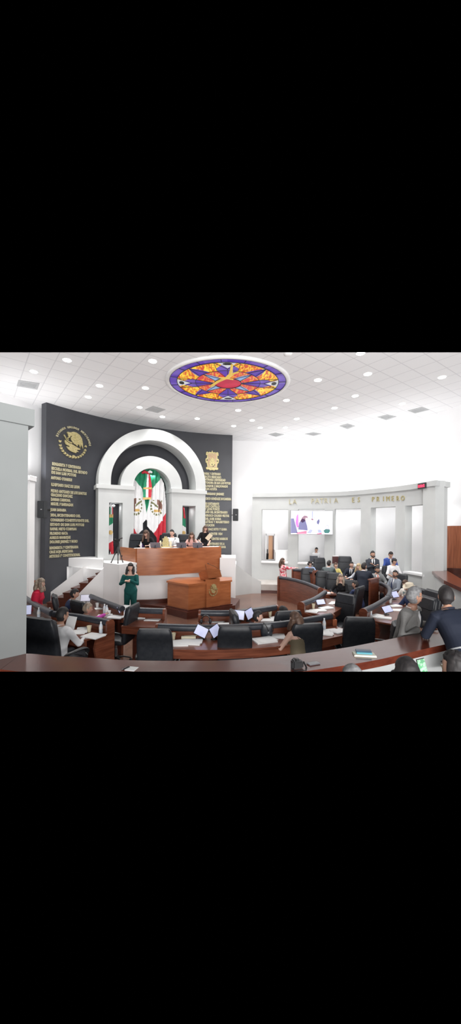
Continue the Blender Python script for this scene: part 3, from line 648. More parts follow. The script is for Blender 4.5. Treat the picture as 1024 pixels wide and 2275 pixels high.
# counter things
def onc(px,py): return at(px,py,COUNTER)
p=onc(660,1484); r=empty('photo_camera',p,R(12),'black photo camera resting on the counter','camera')
m=M(); m.box((0,0,.035),(.11,.06,.07),bev=.012); m.box((0,0,.078),(.045,.045,.022),bev=.008); m.box((-.04,-.01,.045),(.035,.075,.08),bev=.012); m.build('camera_body',PLAST,r,world=False)
m=M(); m.lathe((.01,.03,.036),[(.03,0),(.032,.03),(.029,.06),(.024,.062)],16,rot=Matrix(((1,0,0),(0,0,1),(0,-1,0)))); m.build('lens',PLAST,r,world=False)
m=M(); m.sweep([(-.06,-.02,.06),(-.075,-.05,.02),(-.055,-.08,.006),(0,-.07,.006),(.05,-.085,.006),(.07,-.05,.02),(.058,-.01,.06)],(.009,.003),8); m.build('strap',PLAST,r,world=False)
p=onc(696,1475.5); r=empty('smartphone',p,R(22),'grey smartphone lying on the counter right of the camera','phone')
m=M(); m.box((0,0,.006),(.125,.062,.009),bev=.004); m.build('phone_case',mat('phone_grey',(.12,.12,.13),.3),r,world=False)
m=M(); m.box((0,0,.0112),(.118,.056,.001)); m.build('phone_screen',mat('phone_glass',(.2,.2,.21),.15),r,world=False,smooth=False)
p=onc(809,1455.5); m=M(); m.box(p+Vector((0,0,.005)),(.22,.11,.01),rz=R(-8)); m.box(p+Vector((0,0,.013)),(.21,.105,.005),rz=R(-5)); o=m.build('document_folder',mat('ivory_card',(.78,.78,.66),.6),None,smooth=False); tag(o,'ivory folder on the counter under the blue notebooks','folder')
m=M(); m.box(p+Vector((0,.01,.024)),(.155,.06,.016),rz=R(-8),bev=.003); o=m.build('notebook',mat('teal_cover',(.10,.34,.42),.35)); tag(o,'light teal notebook lying on the ivory folder','notebook')
m=M(); m.box(p+Vector((-.002,.018,.040)),(.155,.055,.014),rz=R(-8),bev=.003); o=m.build('notebook',mat('navy_cover',(.03,.07,.12),.35)); tag(o,'dark blue notebook on top of the teal one','notebook')
p=onc(290,1486); m=M(); m.box(p+Vector((.01,0,.002)),(.095,.09,.003),rz=R(-12)); o=m.build('note_paper',PAPER,None,smooth=False); tag(o,'white sheet on the counter at the lower left','paper')
m=M(); m.sweep([p+Vector((-.055,-.03,.008)),p+Vector((-.02,.03,.008))],.006,8); o=m.build('pen',PLAST); tag(o,'black pen beside the white sheet on the counter','pen')
m=M(); m.sweep([p+Vector((-.07,-.035,.006)),p+Vector((-.045,.02,.006))],.005,8); o=m.build('pen',STEEL); tag(o,'thin grey pen left of the black pen','pen')
# podium desk things
PZ=PT
bottle(313,1216.5,'water bottle at left end of the podium desk',z=PZ)
cup(334,1217,'white cup on podium desk before the woman in dark jacket',z=PZ,mt=WHITEP,s=1.25)
p=at(322,1215,PZ); m=M(); m.box(p+Vector((0,.1,.07)),(.3,.05,.14),bev=.006); o=m.build('gift_box',mat('purple_cover',(.09,.04,.2),.5)); tag(o,'purple box on the podium desk','box')
for px,lab in ((345,'grey tablet lid at left of the podium desk'),(403,'grey tablet lid between man in white and woman in pink'),(439,'grey tablet lid before the standing woman in black')):
    tablet(px,1217.5,180,lab,z=PZ,w_=.34,h_=.2,pitch=62,mt=mat('lid_grey',(.20,.22,.27),.4),lift=.01)
for px,py,lab in ((310,1218,'white papers left on podium desk'),(370,1217,'white papers at the gold ornament on podium desk'),(386,1217,'white papers under the podium microphone'),(456,1215,'yellowish papers near right end of the podium desk'),(475,1214.5,'white papers at right end of the podium desk')):
    paper(px,py,.34,.2,5,lab,z=PZ,group='papers on the podium desk')
p=at(368,1216.5,PZ); r=empty('gold_ornament',p,0,'gold and white ornamental crest standing on the podium desk','ornament')
m=M(); m.box((0,0,.02),(.46,.14,.04),bev=.006); m.build('base',GOLD,r,world=False,smooth=False)
m=M(); m.prism([(-.10,.04),(.10,.04),(.12,.16),(.09,.27),(.13,.30),(.06,.33),(.03,.40),(0,.36),(-.03,.40),(-.06,.33),(-.13,.30),(-.09,.27),(-.12,.16)],-.02,.02,fn=lambda x,y,z:(x,z,y)); m.prism([(-.05,.10),(.05,.10),(.06,.2),(0,.26),(-.06,.2)],-.035,-.02,fn=lambda x,y,z:(x,z,y)); m.build('crest',GOLD,r,world=False,smooth=False)
for x in(-.18,.17):
    m=M(); m.lathe((x,-.01,.04),[(.035,0),(.028,.04),(.042,.09),(.045,.13),(.028,.16),(.03,.18),(.012,.2)],14); m.build('figure',CUPM,r,world=False)
for px,top,lab in ((389,1197,'thin microphone before the man in white shirt'),(438,1197,'thin microphone right of the woman in pink')):
    p=at(px-5,1217,PZ); t_=dep(px,top,p.y+.02); r=empty('gooseneck_microphone',p,0,lab,'microphone'); m=M(); m.lathe(p,[(.04,0),(.035,.02)],10); m.build('base',PLAST,r)
    m=M(); m.sweep(spline([p,(p+t_)/2+Vector((-.03,0,.03)),t_],4),.006,6); m.build('neck',PLAST,r); m=M(); m.ball(t_,.022,8); m.build('head',PLAST,r)
# small white device at right end
p=dep(496,1236,12.9); m=M(); m.box((p.x,p.y,-1.04),(.16,.2,.1),bev=.02); o=m.build('white_device',WHITEP); tag(o,'small white device on the pale block right of podium','device')
# dark binders on far sill
p=cpt(748); m=M(); m.box((p.x-.02,p.y+.1,-1.18),(.28,.16,.30)); m.v=[v-Vector((0,0,.16)) for v in m.v]; o=m.build('binder_box',mat('dark_maroon',(.09,.03,.03),.5),None,smooth=False); tag(o,'dark maroon box of binders on the sill','box')
m=M(); m.box((p.x-.02,p.y+.12,-1.175),(.26,.14,.04),rz=.1); o=m.build('paper_stack',PAPER,None,smooth=False); tag(o,'white papers on top of the maroon box','papers')
p=cpt(713); m=M(); m.box((p.x+.08,p.y+.12,-1.43),(.3,.2,.14)); o=m.build('paper_stack',PAPER,None,smooth=False); tag(o,'pile of white papers on sill right of the laptop man','papers')
p=dep(628,1240,16.3); m=M(); m.box((p.x,p.y,-1.05),(.75,.3,.10)); m.box((p.x,p.y,-1.45),(.7,.3,.7)); o=m.build('file_crate',WHITEP,None,smooth=False); tag(o,'white crate seen through the first opening','crate')
p=dep(700,1236,15.75); r=empty('laptop_computer',(p.x-.05,p.y+.1,-1.50),0,'dark laptop lid on the sill before man in white shirt','laptop')
m=M(); m.box((0,-.05,.16),(.36,.015,.24),rx=R(-12)); m.build('lid',mat('lid_dark',(.05,.055,.07),.35),r,world=False,smooth=False); m=M(); m.box((0,.08,.012),(.36,.24,.02)); m.build('keyboard_deck',PLAST,r,world=False,smooth=False)
# ------------------------------------------------------------------ ceiling fittings
def disc_light(px,py,lab,i):
    p=at(px,py,CEIL); r=empty('ceiling_downlight',p,0,lab,'light','round downlights in the ceiling')
    m=M(); m.lathe((0,0,-.012),[(.085,.008),(.115,.0),(.115,.012)],20); m.build('trim_ring',WHITEP,r,world=False)
    m=M(); m.lathe((0,0,-.02),[(.09,.0),(.088,.012)],20); m.build('lens',LAMP,r,world=False)
    l=bpy.data.lights.new('downlight','SPOT'); l.energy=190; l.spot_size=R(125); l.spot_blend=1; l.shadow_soft_size=.08; l.color=(1,.985,.96)
    o=bpy.data.objects.new('downlight',l); col.objects.link(o); o.parent=r; o.location=(0,0,-.06)
LAMP=mat('lamp_lens',(1,.99,.96),.5,emit=14)
LD=[(149,799.5,'large bright downlight nearest the top left'),(75,825,'bright downlight above the left pier, right of a vent'),(339,802,'bright downlight left of the stained glass'),(221,856.5,'downlight at left, upper of the close pair'),(196,881.5,'downlight at left, lower of the close pair'),(323,861.5,'downlight lower left of the stained glass'),(310,904.5,'downlight beside the middle-left vent'),(361,925.5,'downlight above the arch top right of the vent'),(438,929.5,'downlight over the black wall, left of its right end'),(519,946,'downlight closest to the right edge of the black wall'),(529,911,'downlight just below the stained glass'),(560,933.5,'small downlight below right of the stained glass'),(578,950,'faint downlight near the wall below the stained glass'),(636,889,'downlight at lower right rim of stained glass'),(659,930,'small downlight in the middle of far ceiling'),(634,949.5,'faint far downlight by the first vent'),(706,844,'bright downlight right of the stained glass'),(743,906,'downlight in right half, centre row'),(789,879,'downlight in right half below the brightest one'),(817,830.5,'brightest downlight of the right half'),(893,896.5,'downlight next to the rightmost vents'),(982,837.5,'downlight at the far right'),(801,784,'downlight cut by the top edge')]
for i,(a,b,l) in enumerate(LD): disc_light(a,b,l,i)
VENT=mat('vent_grey',(.48,.49,.50),.7,0,(.42,.43,.44),40)
VL=[([(41,844),(88,851),(83,865),(37,857)],'grey ceiling vent at the upper left'),([(340,901.5),(368,909.5),(350,917),(322,910)],'grey ceiling vent above the arch'),([(596,965),(612,961),(631,965),(613,970)],'first ceiling vent of the right row, nearest the black wall'),([(677,964),(696,960),(714,963.5),(697,968)],'second ceiling vent of the right row'),([(754,946),(772,941),(789,946),(772,953)],'third ceiling vent of the right row'),([(838,926),(860,921),(881,925),(858,933)],'fourth ceiling vent of the right row'),([(905,912),(937,904),(954,910),(922,918)],'largest and rightmost ceiling vent of the right row')]
for q,l in VL:
    P=[at(a,b,CEIL) for a,b in q]; c=sum(P,Vector())/4; r=empty('ceiling_vent',c,0,l,'vent','square vents in the ceiling')
    m=M(); m.prism([(p.x,p.y) for p in P],CEIL-.012,CEIL-.002); m.build('frame',VENT,r,smooth=False)
    m=M()
    for k in (.3,.5,.7): 
        a=P[0].lerp(P[3],k); b=P[1].lerp(P[2],k); m.sweep([a.lerp(b,.12)-Vector((0,0,.018)),a.lerp(b,.88)-Vector((0,0,.018))],.008,6)
    m.build('louvre',VENT,r)
# ---- stained glass dome
GC=Vector((-.12,10.36,CEIL)); GX,GY=1.70,1.52
def gp(r,a,z=0): return GC+Vector((GX*r*math.sin(a),GY*r*math.cos(a),z))
def flame(name,c,c2,c3):
    m=bpy.data.materials.new(name); m.use_nodes=True; nt=m.node_tree; b=nt.nodes['Principled BSDF']; L=nt.links.new
    tc=nt.nodes.new('ShaderNodeTexCoord'); mp=nt.nodes.new('ShaderNodeMapping'); mp.inputs['Scale'].default_value=(7,2.2,1); mp.inputs['Rotation'].default_value=(0,0,.5)
    n=nt.nodes.new('ShaderNodeTexNoise'); n.inputs['Scale'].default_value=1.5; n.inputs['Distortion'].default_value=1.6; n.inputs['Detail'].default_value=1
    r=nt.nodes.new('ShaderNodeValToRGB'); e=r.color_ramp.elements; e[0].position=.38; e[0].color=(*c,1); e[1].position=.62; e[1].color=(*c3,1); x=e.new(.5); x.color=(*c2,1)
    L(tc.outputs['Object'],mp.inputs[0]); L(mp.outputs[0],n.inputs[0]); L(n.outputs[0],r.inputs[0]); b.inputs['Base Color'].default_value=(c2[0]*.1,c2[1]*.1,c2[2]*.1,1); L(r.outputs[0],b.inputs['Emission Color']); b.inputs['Emission Strength'].default_value=.95; b.inputs['Roughness'].default_value=.5
    return m
def gl(n,c,e=.8):
    m=mat('glass_'+n,c,.5,0,tuple(v*.75 for v in c),2.5,emit=e); nt=m.node_tree; b=nt.nodes['Principled BSDF']
    for l in list(nt.links):
        if l.to_socket==b.inputs['Base Color']: nt.links.remove(l)
    b.inputs['Base Color'].default_value=(c[0]*.1,c[1]*.1,c[2]*.1,1); return m
GM=[gl('purple',(.13,.05,.50)),gl('violet',(.20,.11,.58)),flame('glass_flame_yellow',(.95,.72,.06),(.90,.40,.02),(.62,.06,.02)),flame('glass_flame_red',(.70,.04,.06),(.62,.05,.05),(.85,.36,.05)),gl('lightblue',(.38,.55,.90)),gl('white',(.80,.80,.85)),gl('dark',(.03,.03,.06),.1),gl('red',(.72,.03,.09)),gl('gold',(.92,.62,.12))]
def gcol(r,a):
    a%=2*PI
    c4=min(abs((a-k*PI/2+PI)%(2*PI)-PI) for k in range(4))         # distance to a cardinal direction
    d4=min(abs((a-PI/4-k*PI/2+PI)%(2*PI)-PI) for k in range(4))
    if r>.875: return 0 if int(a/(PI/8))%2 else 1
    if r>.56:
        t=(r-.56)/.315
        if c4<.30:                                                 # cardinal: white kite with dark medallion
            x=r*math.sin(c4); y=r*math.cos(c4)
            if (x/.075)**2+((y-.80)/.045)**2<1: return 6
            if x<.17*max(0,(y-.64)/.235) : return 5
            if x<.17*(1-abs(y-.60)/.30)*1.15: return 1
        if d4<.16*(1-t)*1.15: return 0
        if abs(d4-.0)<.30*(1-t)*.8: return 4 if t<.0 else 1
        return 2
    if r<.235: return 7
    t=(r-.235)/.325
    if d4<.30*(1-t): return 4
    if c4<.10+.20*t: return 0 if r>.3 else 1
    return 3
NA,NR=512,120; vs=[];fs=[];mi=[]
for i in range(NR+1):
    for j in range(NA): vs.append(gp(i/NR,2*PI*j/NA,-.03+.0*i))
for i in range(NR):
    for j in range(NA):
        f=(i*NA+j,i*NA+(j+1)%NA,(i+1)*NA+(j+1)%NA,(i+1)*NA+j)
        if i==0: f=(0,NA+(j+1)%NA,NA+j) if False else (i*NA+j,(i+1)*NA+(j+1)%NA,(i+1)*NA+j)
        fs.append(f); mi.append(gcol((i+.5)/NR,2*PI*(j+.5)/NA))
sg=empty('stained_glass_ceiling',GC,0,'oval purple, red and yellow stained glass with star and flames in the ceiling','stained glass')
addmesh('glass',vs,fs,GM,sg,smooth=False,mi=mi)
m=M(); m.sweep([gp(1.035,2*PI*k/96,-.02) for k in range(96)],(.065,.045),10,close=True); m.build('rim',WHITEP,sg)
LEAD=mat('lead_came',(.03,.03,.035),.5)
m=M()
for rr in(1.0,.875,.56,.235): m.sweep([gp(rr,2*PI*k/96,-.04) for k in range(96)],.011 if rr!=.56 else .008,6,close=True)
for k in range(16): m.sweep([gp(.875,k*PI/8+.1,-.04),gp(1,k*PI/8+.1,-.04)],.009,6)
for k in range(4):
    a=k*PI/2
    for s in(-1,1):
        m.sweep([gp(.235,a+s*.02,-.04),gp(.56,a+s*.30,-.04)],.008,6); m.sweep([gp(.56,a+s*.30,-.04),gp(.875,a+s*.24,-.04)],.008,6); m.sweep([gp(.62,a,-.04),gp(.875,a+s*.24,-.04)],.008,6)
        m.sweep([gp(.56,a+PI/4,-.04) if 0 else gp(.56,a+PI/4,-.04),gp(.235,a+PI/4+s*.3,-.04)],.008,6)
        m.sweep([gp(.58,a+PI/4+s*.16,-.04),gp(.86,a+PI/4,-.04)],.008,6)
    m.sweep([gp(.235,a,-.04),gp(.62,a,-.04)],.008,6)
m.build('lead_came',LEAD,sg)
# bony golden figure in the middle
m=M()
def g2(px,py): return at(360+px/3.413,780+py/3.413,CEIL-.06)
for seg,rr in (([(372,268),(410,240),(465,212),(500,200)],[.05,.05,.06,.06]),([(500,200),(520,170),(530,105)],[.07,.05,.035]),([(500,195),(540,172),(580,160)],[.06,.035,.025]),([(430,200),(470,205),(540,215)],[.02,.035,.015])):
    m.sweep(spline([g2(*q) for q in seg],4),[(rr[min(len(rr)-1,int(k/ (4*(len(seg)-1)+1)*len(rr)))],.02) for k in range(4*(len(seg)-1)+1)],8)
m.build('golden_figure',GM[8],sg)

# ------------------------------------------------------------------ lights of the room: cove above the colonnade, in the openings, in the arch; plus added fills for the ceiling
def aim(name,loc,direction,sx,sy,power,color=(1,1,1)):
    d=Vector(direction).normalized(); o=area(name,loc,(0,0,0),sx,sy,power,color); o.rotation_euler=d.to_track_quat('-Z','Y').to_euler(); return o
for px in (585,640,700,760,820,880,935):
    p=cpt(px); nn=(Vector((p.x,p.y))-Vector(RC)).normalized(); aim('cove_light',(p.x+nn.x*.45,p.y+nn.y*.45,1.5),(nn.x*.9,nn.y*.9,.75),.5,.25,9)
for px in (600,690,780,860,930):
    p=cpt(px); nn=(Vector((p.x,p.y))-Vector(RC)).normalized(); aim('ceiling_fill_right',(p.x+nn.x*.2,p.y+nn.y*.2,1.64),(-nn.x*.35,-nn.y*.35,1),.6,.2,9)  # added upward fill above the cornice, brightens the ceiling, not a real fitting
for x_,y_ in ((-6.6,11.6),(-6.9,10.6)): aim('ceiling_fill_left',(x_,y_,1.68),(.45,0,1),.5,.3,26)  # invented fill over the left bay to lift the ceiling on that side
for px in (611,692,772,851,923):
    p=cpt(px); nn=(Vector((p.x,p.y))-Vector(RC)).normalized(); aim('opening_light',(p.x+nn.x*.7,p.y+nn.y*.7,.8),(nn.x*.2,nn.y*.2,-1),.9,.3,7)
aim('niche_light',A(upx(338),2.1,.5),(0,-.1,-1),.5,.2,12); aim('niche_light',A(upx(257),zpx(257,1120),.45),(0,0,-1),.2,.2,3); aim('niche_light',A(upx(420),zpx(420,1127),.45),(0,0,-1),.2,.2,3)

# ------------------------------------------------------------------ gold lettering and emblems
def textmesh(s,size,ext,off=.006):
    cu=bpy.data.curves.new('t','FONT'); cu.body=s; cu.size=size; cu.extrude=ext; cu.resolution_u=2; cu.space_character=1.08; cu.offset=off*size/.1
    o=bpy.data.objects.new('t',cu); T2=bpy.data.scenes['tmp'] if 'tmp' in bpy.data.scenes else bpy.data.scenes.new('tmp')
    T2.collection.objects.link(o); T2.view_layers[0].update(); dg=T2.view_layers[0].depsgraph
    me=bpy.data.meshes.new_from_object(o.evaluated_get(dg)); bpy.data.objects.remove(o); bpy.data.curves.remove(cu)
    vs=[v.co.copy() for v in me.vertices]; fs=[list(p.vertices) for p in me.polygons]; bpy.data.meshes.remove(me); return vs,fs
def wall_text(s,px0,px1,py,hpx,label,group,right=False):
    a,b=bang(px0),bang(px1); d=bw(px0 if not right else px1).y; h=hpx*d/F
    vs,fs=textmesh(s,h/.7,.012); w_=max(v.x for v in vs); W_=(a-b)*(BR-.02)
    z=dep(px0,py,bw(px0).y).z if not right else dep(px1,py,bw(px1).y).z
    out=[]
    for v in vs:
        q=bwp((a-(v.x/w_)*(a-b)) ,-.02); n_=(Vector((q.x-BC.x,q.y-BC.y,0))).normalized(); q=q-n_*(v.z)
        out.append(Vector((q.x,q.y,z+v.y-h/2)))
    o=addmesh('wall_lettering',out,fs,GOLD2,None,smooth=False); tag(o,label,'lettering',group)
LT=[('BENEMERITA Y CENTENARIA',114,178,1030),('ESCUELA NORMAL DEL ESTADO',113,192,1040),('DE SAN LUIS POTOSI',113,167,1049),('ANTONIO OTAHEGUI',112,158,1061),('ILDEFONSO DIAZ DE LEON',112,175,1076),('PEDRO ANTONIO DE LOS SANTOS',111.5,191,1090),('GRACIANO SANCHEZ',111.5,160,1099),('DAMIAN CARMONA',111.5,155,1109),('MIGUEL F BARRAGAN',111.5,161,1119),('JUAN SARABIA',111,146,1132),('2024, BICENTENARIO DEL',111,178,1144),('CONGRESO CONSTITUYENTE DEL',111,197,1155),('ESTADO DE SAN LUIS POTOSI',110.5,186,1165),('RAFAEL NIETO COMPEAN',110.5,169,1175),('FILOMENO MATA',110,150,1185),('AURELIO MANRIQUE',110,156,1194.5),('DOLORES JIMENEZ Y MURO',110,172,1204),('BENEMERITA Y CENTENARIA',109.5,174,1217.5),('CRUZ ROJA MEXICANA',109.5,162,1226.5),('ARTICULO 3\u00b0 CONSTITUCIONAL',109.5,178,1236)]
for k,(s,a,b,y) in enumerate(LT): wall_text(s,a,b,y,6.2 if y<1130 else 5.8,('upper ' if k==0 else 'lower ' if k==17 else '')+'gold wall line reading '+s+', left side','gold lettering on the black wall')
RT=[('SESQUICENTENARIAL Y CENTENARIO',430,489,1053.6),('DEL EJERCITO MEXICANO',441,490,1060.5),('CENTENARIA UNIVERSIDAD',449,500,1067),('AUTONOMA DE SAN LUIS POTOSI',450,511,1074),('SALVADOR Z MALDONADO',452,505,1081),('JULIAN ACOSTA',452,481,1087),('J. MARIANO JIMENEZ',454,497,1098),('FRANCISCO GONZALEZ BOCANEGRA',446,513,1109),('ANASTASIO BUSTAMANTE',440,486,1119.5),('PRIMO CASTILLO',452,487,1125.5),('Y LEON PONCE',455,487,1131.5),('2010 AÑO DEL BICENTENARIO',446,505,1138.5),('HEROICO COLEGIO MILITAR',455,509,1146),('DEL JOSE SORIA',455,491,1153),('LETRAS Y MAGISTERIO',455,509,1160),('EDUCACION',452,476,1167),('ANTONIO DIAZ SOTO Y GAMA',440,504,1176),('VENTES 1824',466,494,1186),('INOCENTES NARROS',461,506,1197),('CENTENARIO DE LA',462,499,1208),('CRUZ MEXICANA',464,502,1215)]
for s,a,b,y in RT: wall_text(s,a,b,y,4.8,'gold lettering line ending %s on the right strip of the black wall'%s.split(' ',1)[-1],'gold lettering on the black wall',right=True)
# motto on the colonnade
mot=[('L',644),('A',654),('P',694),('A',704),('T',714),('R',724),('I',733),('A',746),('E',785),('S',797),('P',829),('R',840),('I',852),('M',862),('E',873),('R',884),('O',895)]
mr=empty('motto_lettering',(*cpt(770).xy,1.1),0,'gold letters reading LA PATRIA ES PRIMERO on the colonnade','lettering')
k=0
for ch,px in mot:
    p=cpt(px); q=cpt(px+4); t_=(q-p).normalized(); n_=Vector((t_.y,-t_.x,0)); yy=1114.5-(px-640)*.027
    if px>780: yy=1110.6-(px-780)*.036
    h=11*p.y/F; vs,fs=textmesh(ch,h/.7,.012,0.0); cx=sum(v.x for v in vs)/len(vs); z=dep(px,yy,p.y).z
    out=[p+n_*(.02+v.z)+t_*((v.x-cx)*.85)+Vector((0,0,z+v.y-h/2)) for v in vs]
    addmesh('letter',out,fs,GOLD if px>780 else GOLD2,mr,smooth=False)
def emblem(fn,name,parent,ring=None,mt=GOLD):
    "relief eagle with snake, cactus and wreath; fn maps (x,y,height) in -1..1 to a point"
    S=lambda L_:[((x-555)/220,(460-y)/220) for x,y in L_]
    wing=S([(478,262),(500,262),(545,240),(600,245),(650,275),(685,330),(700,400),(706,505),(684,455),(668,440),(662,500),(640,450),(620,440),(612,485),(585,455),(560,450),(530,415),(508,380),(505,350),(525,320),(500,322),(492,345),(470,340),(462,300),(446,284),(452,262)])
    cact=S([(415,410),(440,425),(470,450),(520,460),(560,475),(610,500),(662,515),(660,530),(630,540),(600,545),(640,575),(600,582),(595,604),(550,598),(500,580),(470,560),(440,515),(480,520),(490,505),(430,480),(415,440)])
    m=M(); m.prism(wing,0,.055,fn=fn); m.prism([(x*.8+.05,y*.8+.05) for x,y in wing[2:12]],.055,.075,fn=fn); m.prism(cact,0,.05,fn=fn)
    def line(P,w_,h_):
        P=spline([(x,y,0) for x,y in S(P)],4)
        m.band([Vector(p)+Vector((0,w_,0)) for p in P],[Vector(p)-Vector((0,w_,0)) for p in P],0,h_,fn=fn)
    line([(400,330),(425,360),(440,400),(480,430),(530,440)],.045,.05); line([(470,395),(450,370),(490,345),(500,310)],.035,.06)
    for a,b in ((540,300),(570,330),(600,360),(560,380),(620,410),(650,350)):
        c=S([(a,b)])[0]; m.prism([(c[0]+.07*math.cos(q),c[1]+.04*math.sin(q)) for q in (0,1,2,3,4,5)],.07,.085,fn=fn)
    for k in range(15):
        t=k/14; a=R(182+176*t); cx,cy=1.0*math.cos(a)*.93-.04,1.0*math.sin(a)-.02+(.1 if k in(0,14) else 0)
        for s in(-1,1):
            c=(cx+s*.035*math.cos(a),cy+s*.035*math.sin(a)); ang=a+PI/2+s*.4
            m.prism([(c[0]+.10*math.cos(q)*math.cos(ang)-.045*math.sin(q)*math.sin(ang),c[1]+.10*math.cos(q)*math.sin(ang)+.045*math.sin(q)*math.cos(ang)) for q in [j*PI/4 for j in range(8)]],0,.04,fn=fn)
    m.prism([(-.12,-1.02),(.12,-1.02),(.08,-.86),(-.08,-.86)],0,.05,fn=fn)
    o=m.build(name,mt,parent,smooth=False); return o
# left emblem on the black wall
ec=160.5; ey=988; ed=bw(ec).y; es=220/7.877*ed/F
ez=dep(ec,ey,ed).z
def efn(x,y,h,base=.0):
    a=bang(ec)-x*es*1.12/BR; q=bwp(a,-.015-h); return Vector((q.x,q.y,ez+y*es))
er=empty('eagle_emblem',efn(0,-1,0),0,'large gold eagle emblem with curved lettering at the upper left of the black wall','emblem')
emblem(efn,'eagle_relief',er)
s='ESTADOS UNIDOS MEXICANOS'; vsA=[];fsA=[]
for k,ch in enumerate(s):
    if ch==' ': continue
    a=R(163-(157)*k/(len(s)-1)); vs,fs=textmesh(ch,.20,.02); cx=sum(v.x for v in vs)/len(vs); n0=len(vsA)
    for v in vs:
        x,y=v.x-cx,v.y; rr=1.22+y; x2=rr*math.cos(a)+x*math.sin(a); y2=rr*math.sin(a)-x*math.cos(a); vsA.append(efn(x2*.95-.0,y2+.05,.02+v.z))
    fsA+=[[i+n0 for i in f] for f in fs]
addmesh('curved_lettering',vsA,fsA,GOLD2,er,smooth=False)
# lectern emblem
cc=onCR(473); ce=dep(473,1310,cc.y-.05)
def lfn(x,y,h): q=Vector((cc.x,cc.y,0))+CRd*(x*.165)+CRn*(.055+h*.5); return Vector((q.x,q.y,ce.z+y*.18))
o=emblem(lfn,'gold_emblem',lec); 
m=M(); 
# right shield
sc_=469.5; sd=bw(sc_).y; ss=1/9.309*sd/F
def sfn(x,y,h): a=bang(sc_)-(x-370)*ss/BR; q=bwp(a,-.015-h); return Vector((q.x,q.y,dep(sc_,980+y/9.309,sd).z))
sh=empty('shield_emblem',sfn(370,600,0),0,'gold shield emblem with scalloped frame at the upper right of the black wall','emblem')
hal=[(370,195),(385,230),(410,235),(430,225),(440,245),(470,228),(495,235),(502,270),(500,305),(480,300),(482,360),(505,370),(512,400),(505,450),(485,460),(480,480),(470,545),(498,550),(495,590),(460,595),(430,590),(420,610),(370,600)]
m=M(); m.prism(hal+[(740-x,y) for x,y in reversed(hal[1:-1])],0,.04,fn=sfn); m.build('frame',GOLD,sh,smooth=False)
m=M(); m.prism([(285,265),(455,265),(455,545),(285,545)],.04,.06,fn=sfn); m.build('field',mat('shield_field',(.55,.45,.28),.6,.2,(.6,.38,.26),9),sh,smooth=False)
m=M(); m.prism([(370,340),(440,450),(420,520),(320,520),(300,450)],.06,.075,fn=sfn)
for x,y in((350,300),(400,320),(330,370),(410,390)): m.prism([(x+15*math.cos(q),y+15*math.sin(q)) for q in range(6)],.06,.08,fn=sfn)
m.build('relief',GOLD,sh,smooth=False)
m=M()
for x,y in((365,490),(415,500),(390,525),(262,405),(478,415)): m.prism([(x+12*math.cos(q),y+12*math.sin(q)) for q in range(6)],.04 if x in(262,478) else .075,.085,fn=sfn)
m.build('studs',LEAD,sh,smooth=False)

# ------------------------------------------------------------------ flags
FG,FW,FR=mat('flag_green',(.02,.30,.15),.6,0,(.015,.22,.11),5),mat('flag_white',(.82,.82,.83),.65),mat('flag_red',(.62,.03,.05),.6,0,(.5,.02,.04),5)
BRN=mat('eagle_brown',(.16,.07,.055),.7,0,(.28,.16,.12),25); OLV=mat('wreath_green',(.10,.13,.08),.7,0,(.3,.28,.12),30); GLD=mat('fringe_gold',(.70,.50,.20),.6,0,(.6,.38,.12),40)
def inpoly(x,y,P):
    c=False; j=len(P)-1
    for i in range(len(P)):
        if (P[i][1]>y)!=(P[j][1]>y) and x<(P[j][0]-P[i][0])*(y-P[i][1])/(P[j][1]-P[i][1])+P[i][0]: c=not c
        j=i
    return c
sx=110/1024; fx=lambda x,y:(280+x*sx,1030+y*190/1769)
def crest(px,py,cx,cy,rx,ry,flip):
    x=(px-cx)/rx*(-1 if flip else 1); y=(py-cy)/ry; r=math.hypot(x,y)
    if r>1.05: return None
    a=math.atan2(y,x)
    if r>.82 and y>-.75: return OLVi if (math.sin(a*16)>-.4 and x<.75) else None
    if x>-.05 and y<.45+.2*math.sin(x*9) and r<.8 and (x>.15 or y<-.2): return BRNi
    if y>.35 and y<.62 and abs(x)<.55: return GLDi
    if x<.1 and abs(y+.0-x*.6)<.12: return OLVi
    return None
OLVi,BRNi,GLDi=3,4,5
def flag(name,label,poly,color,wave,w0,cr=None,parent=None,cat='flag',amp=.05,step=.45,group=None):
    xs=[p[0] for p in poly]; ys=[p[1] for p in poly]; x0,x1,y0,y1=min(xs),max(xs),min(ys),max(ys)
    nx=int((x1-x0)/step)+1; ny=int((y1-y0)/step)+1; idx={};vs=[];fs=[];mi=[]
    u0,u1=upx(x0),upx(x1)
    def vid(i,j):
        if (i,j) in idx: return idx[i,j]
        px=x0+(x1-x0)*i/nx; py=y0+(y1-y0)*j/ny; w_=w0+amp*math.sin(px*wave+py*.02)+amp*.5*math.sin(px*wave*2.1+1+py*.035)
        vs.append(A(upx(px),zpx(px,py,w_),w_)); idx[i,j]=len(vs)-1; return idx[i,j]
    for i in range(nx):
        for j in range(ny):
            px=x0+(x1-x0)*(i+.5)/nx; py=y0+(y1-y0)*(j+.5)/ny
            if not inpoly(px,py,poly): continue
            c=color(px,py); 
            if cr:
                for q in cr:
                    e=crest(px,py,*q)
                    if e is not None and c==1: c=e
            fs.append((vid(i,j),vid(i,j+1),vid(i+1,j+1),vid(i+1,j))); mi.append(c)
    n=len(vs); 
    vs+= [v+Wd*.012 for v in vs]; fs+=[tuple(k+n for k in reversed(f)) for f in fs]; mi+=mi
    me=addmesh(name,vs,fs,[FG,FW,FR,OLV,BRN,GLD],parent,mi=mi,ang=0)
    if label: tag(me,label,cat,group)
    return me
P_=lambda L_:[fx(*q) for q in L_]
gl_=P_([(190,300),(480,1000),(480,80),(350,100)])
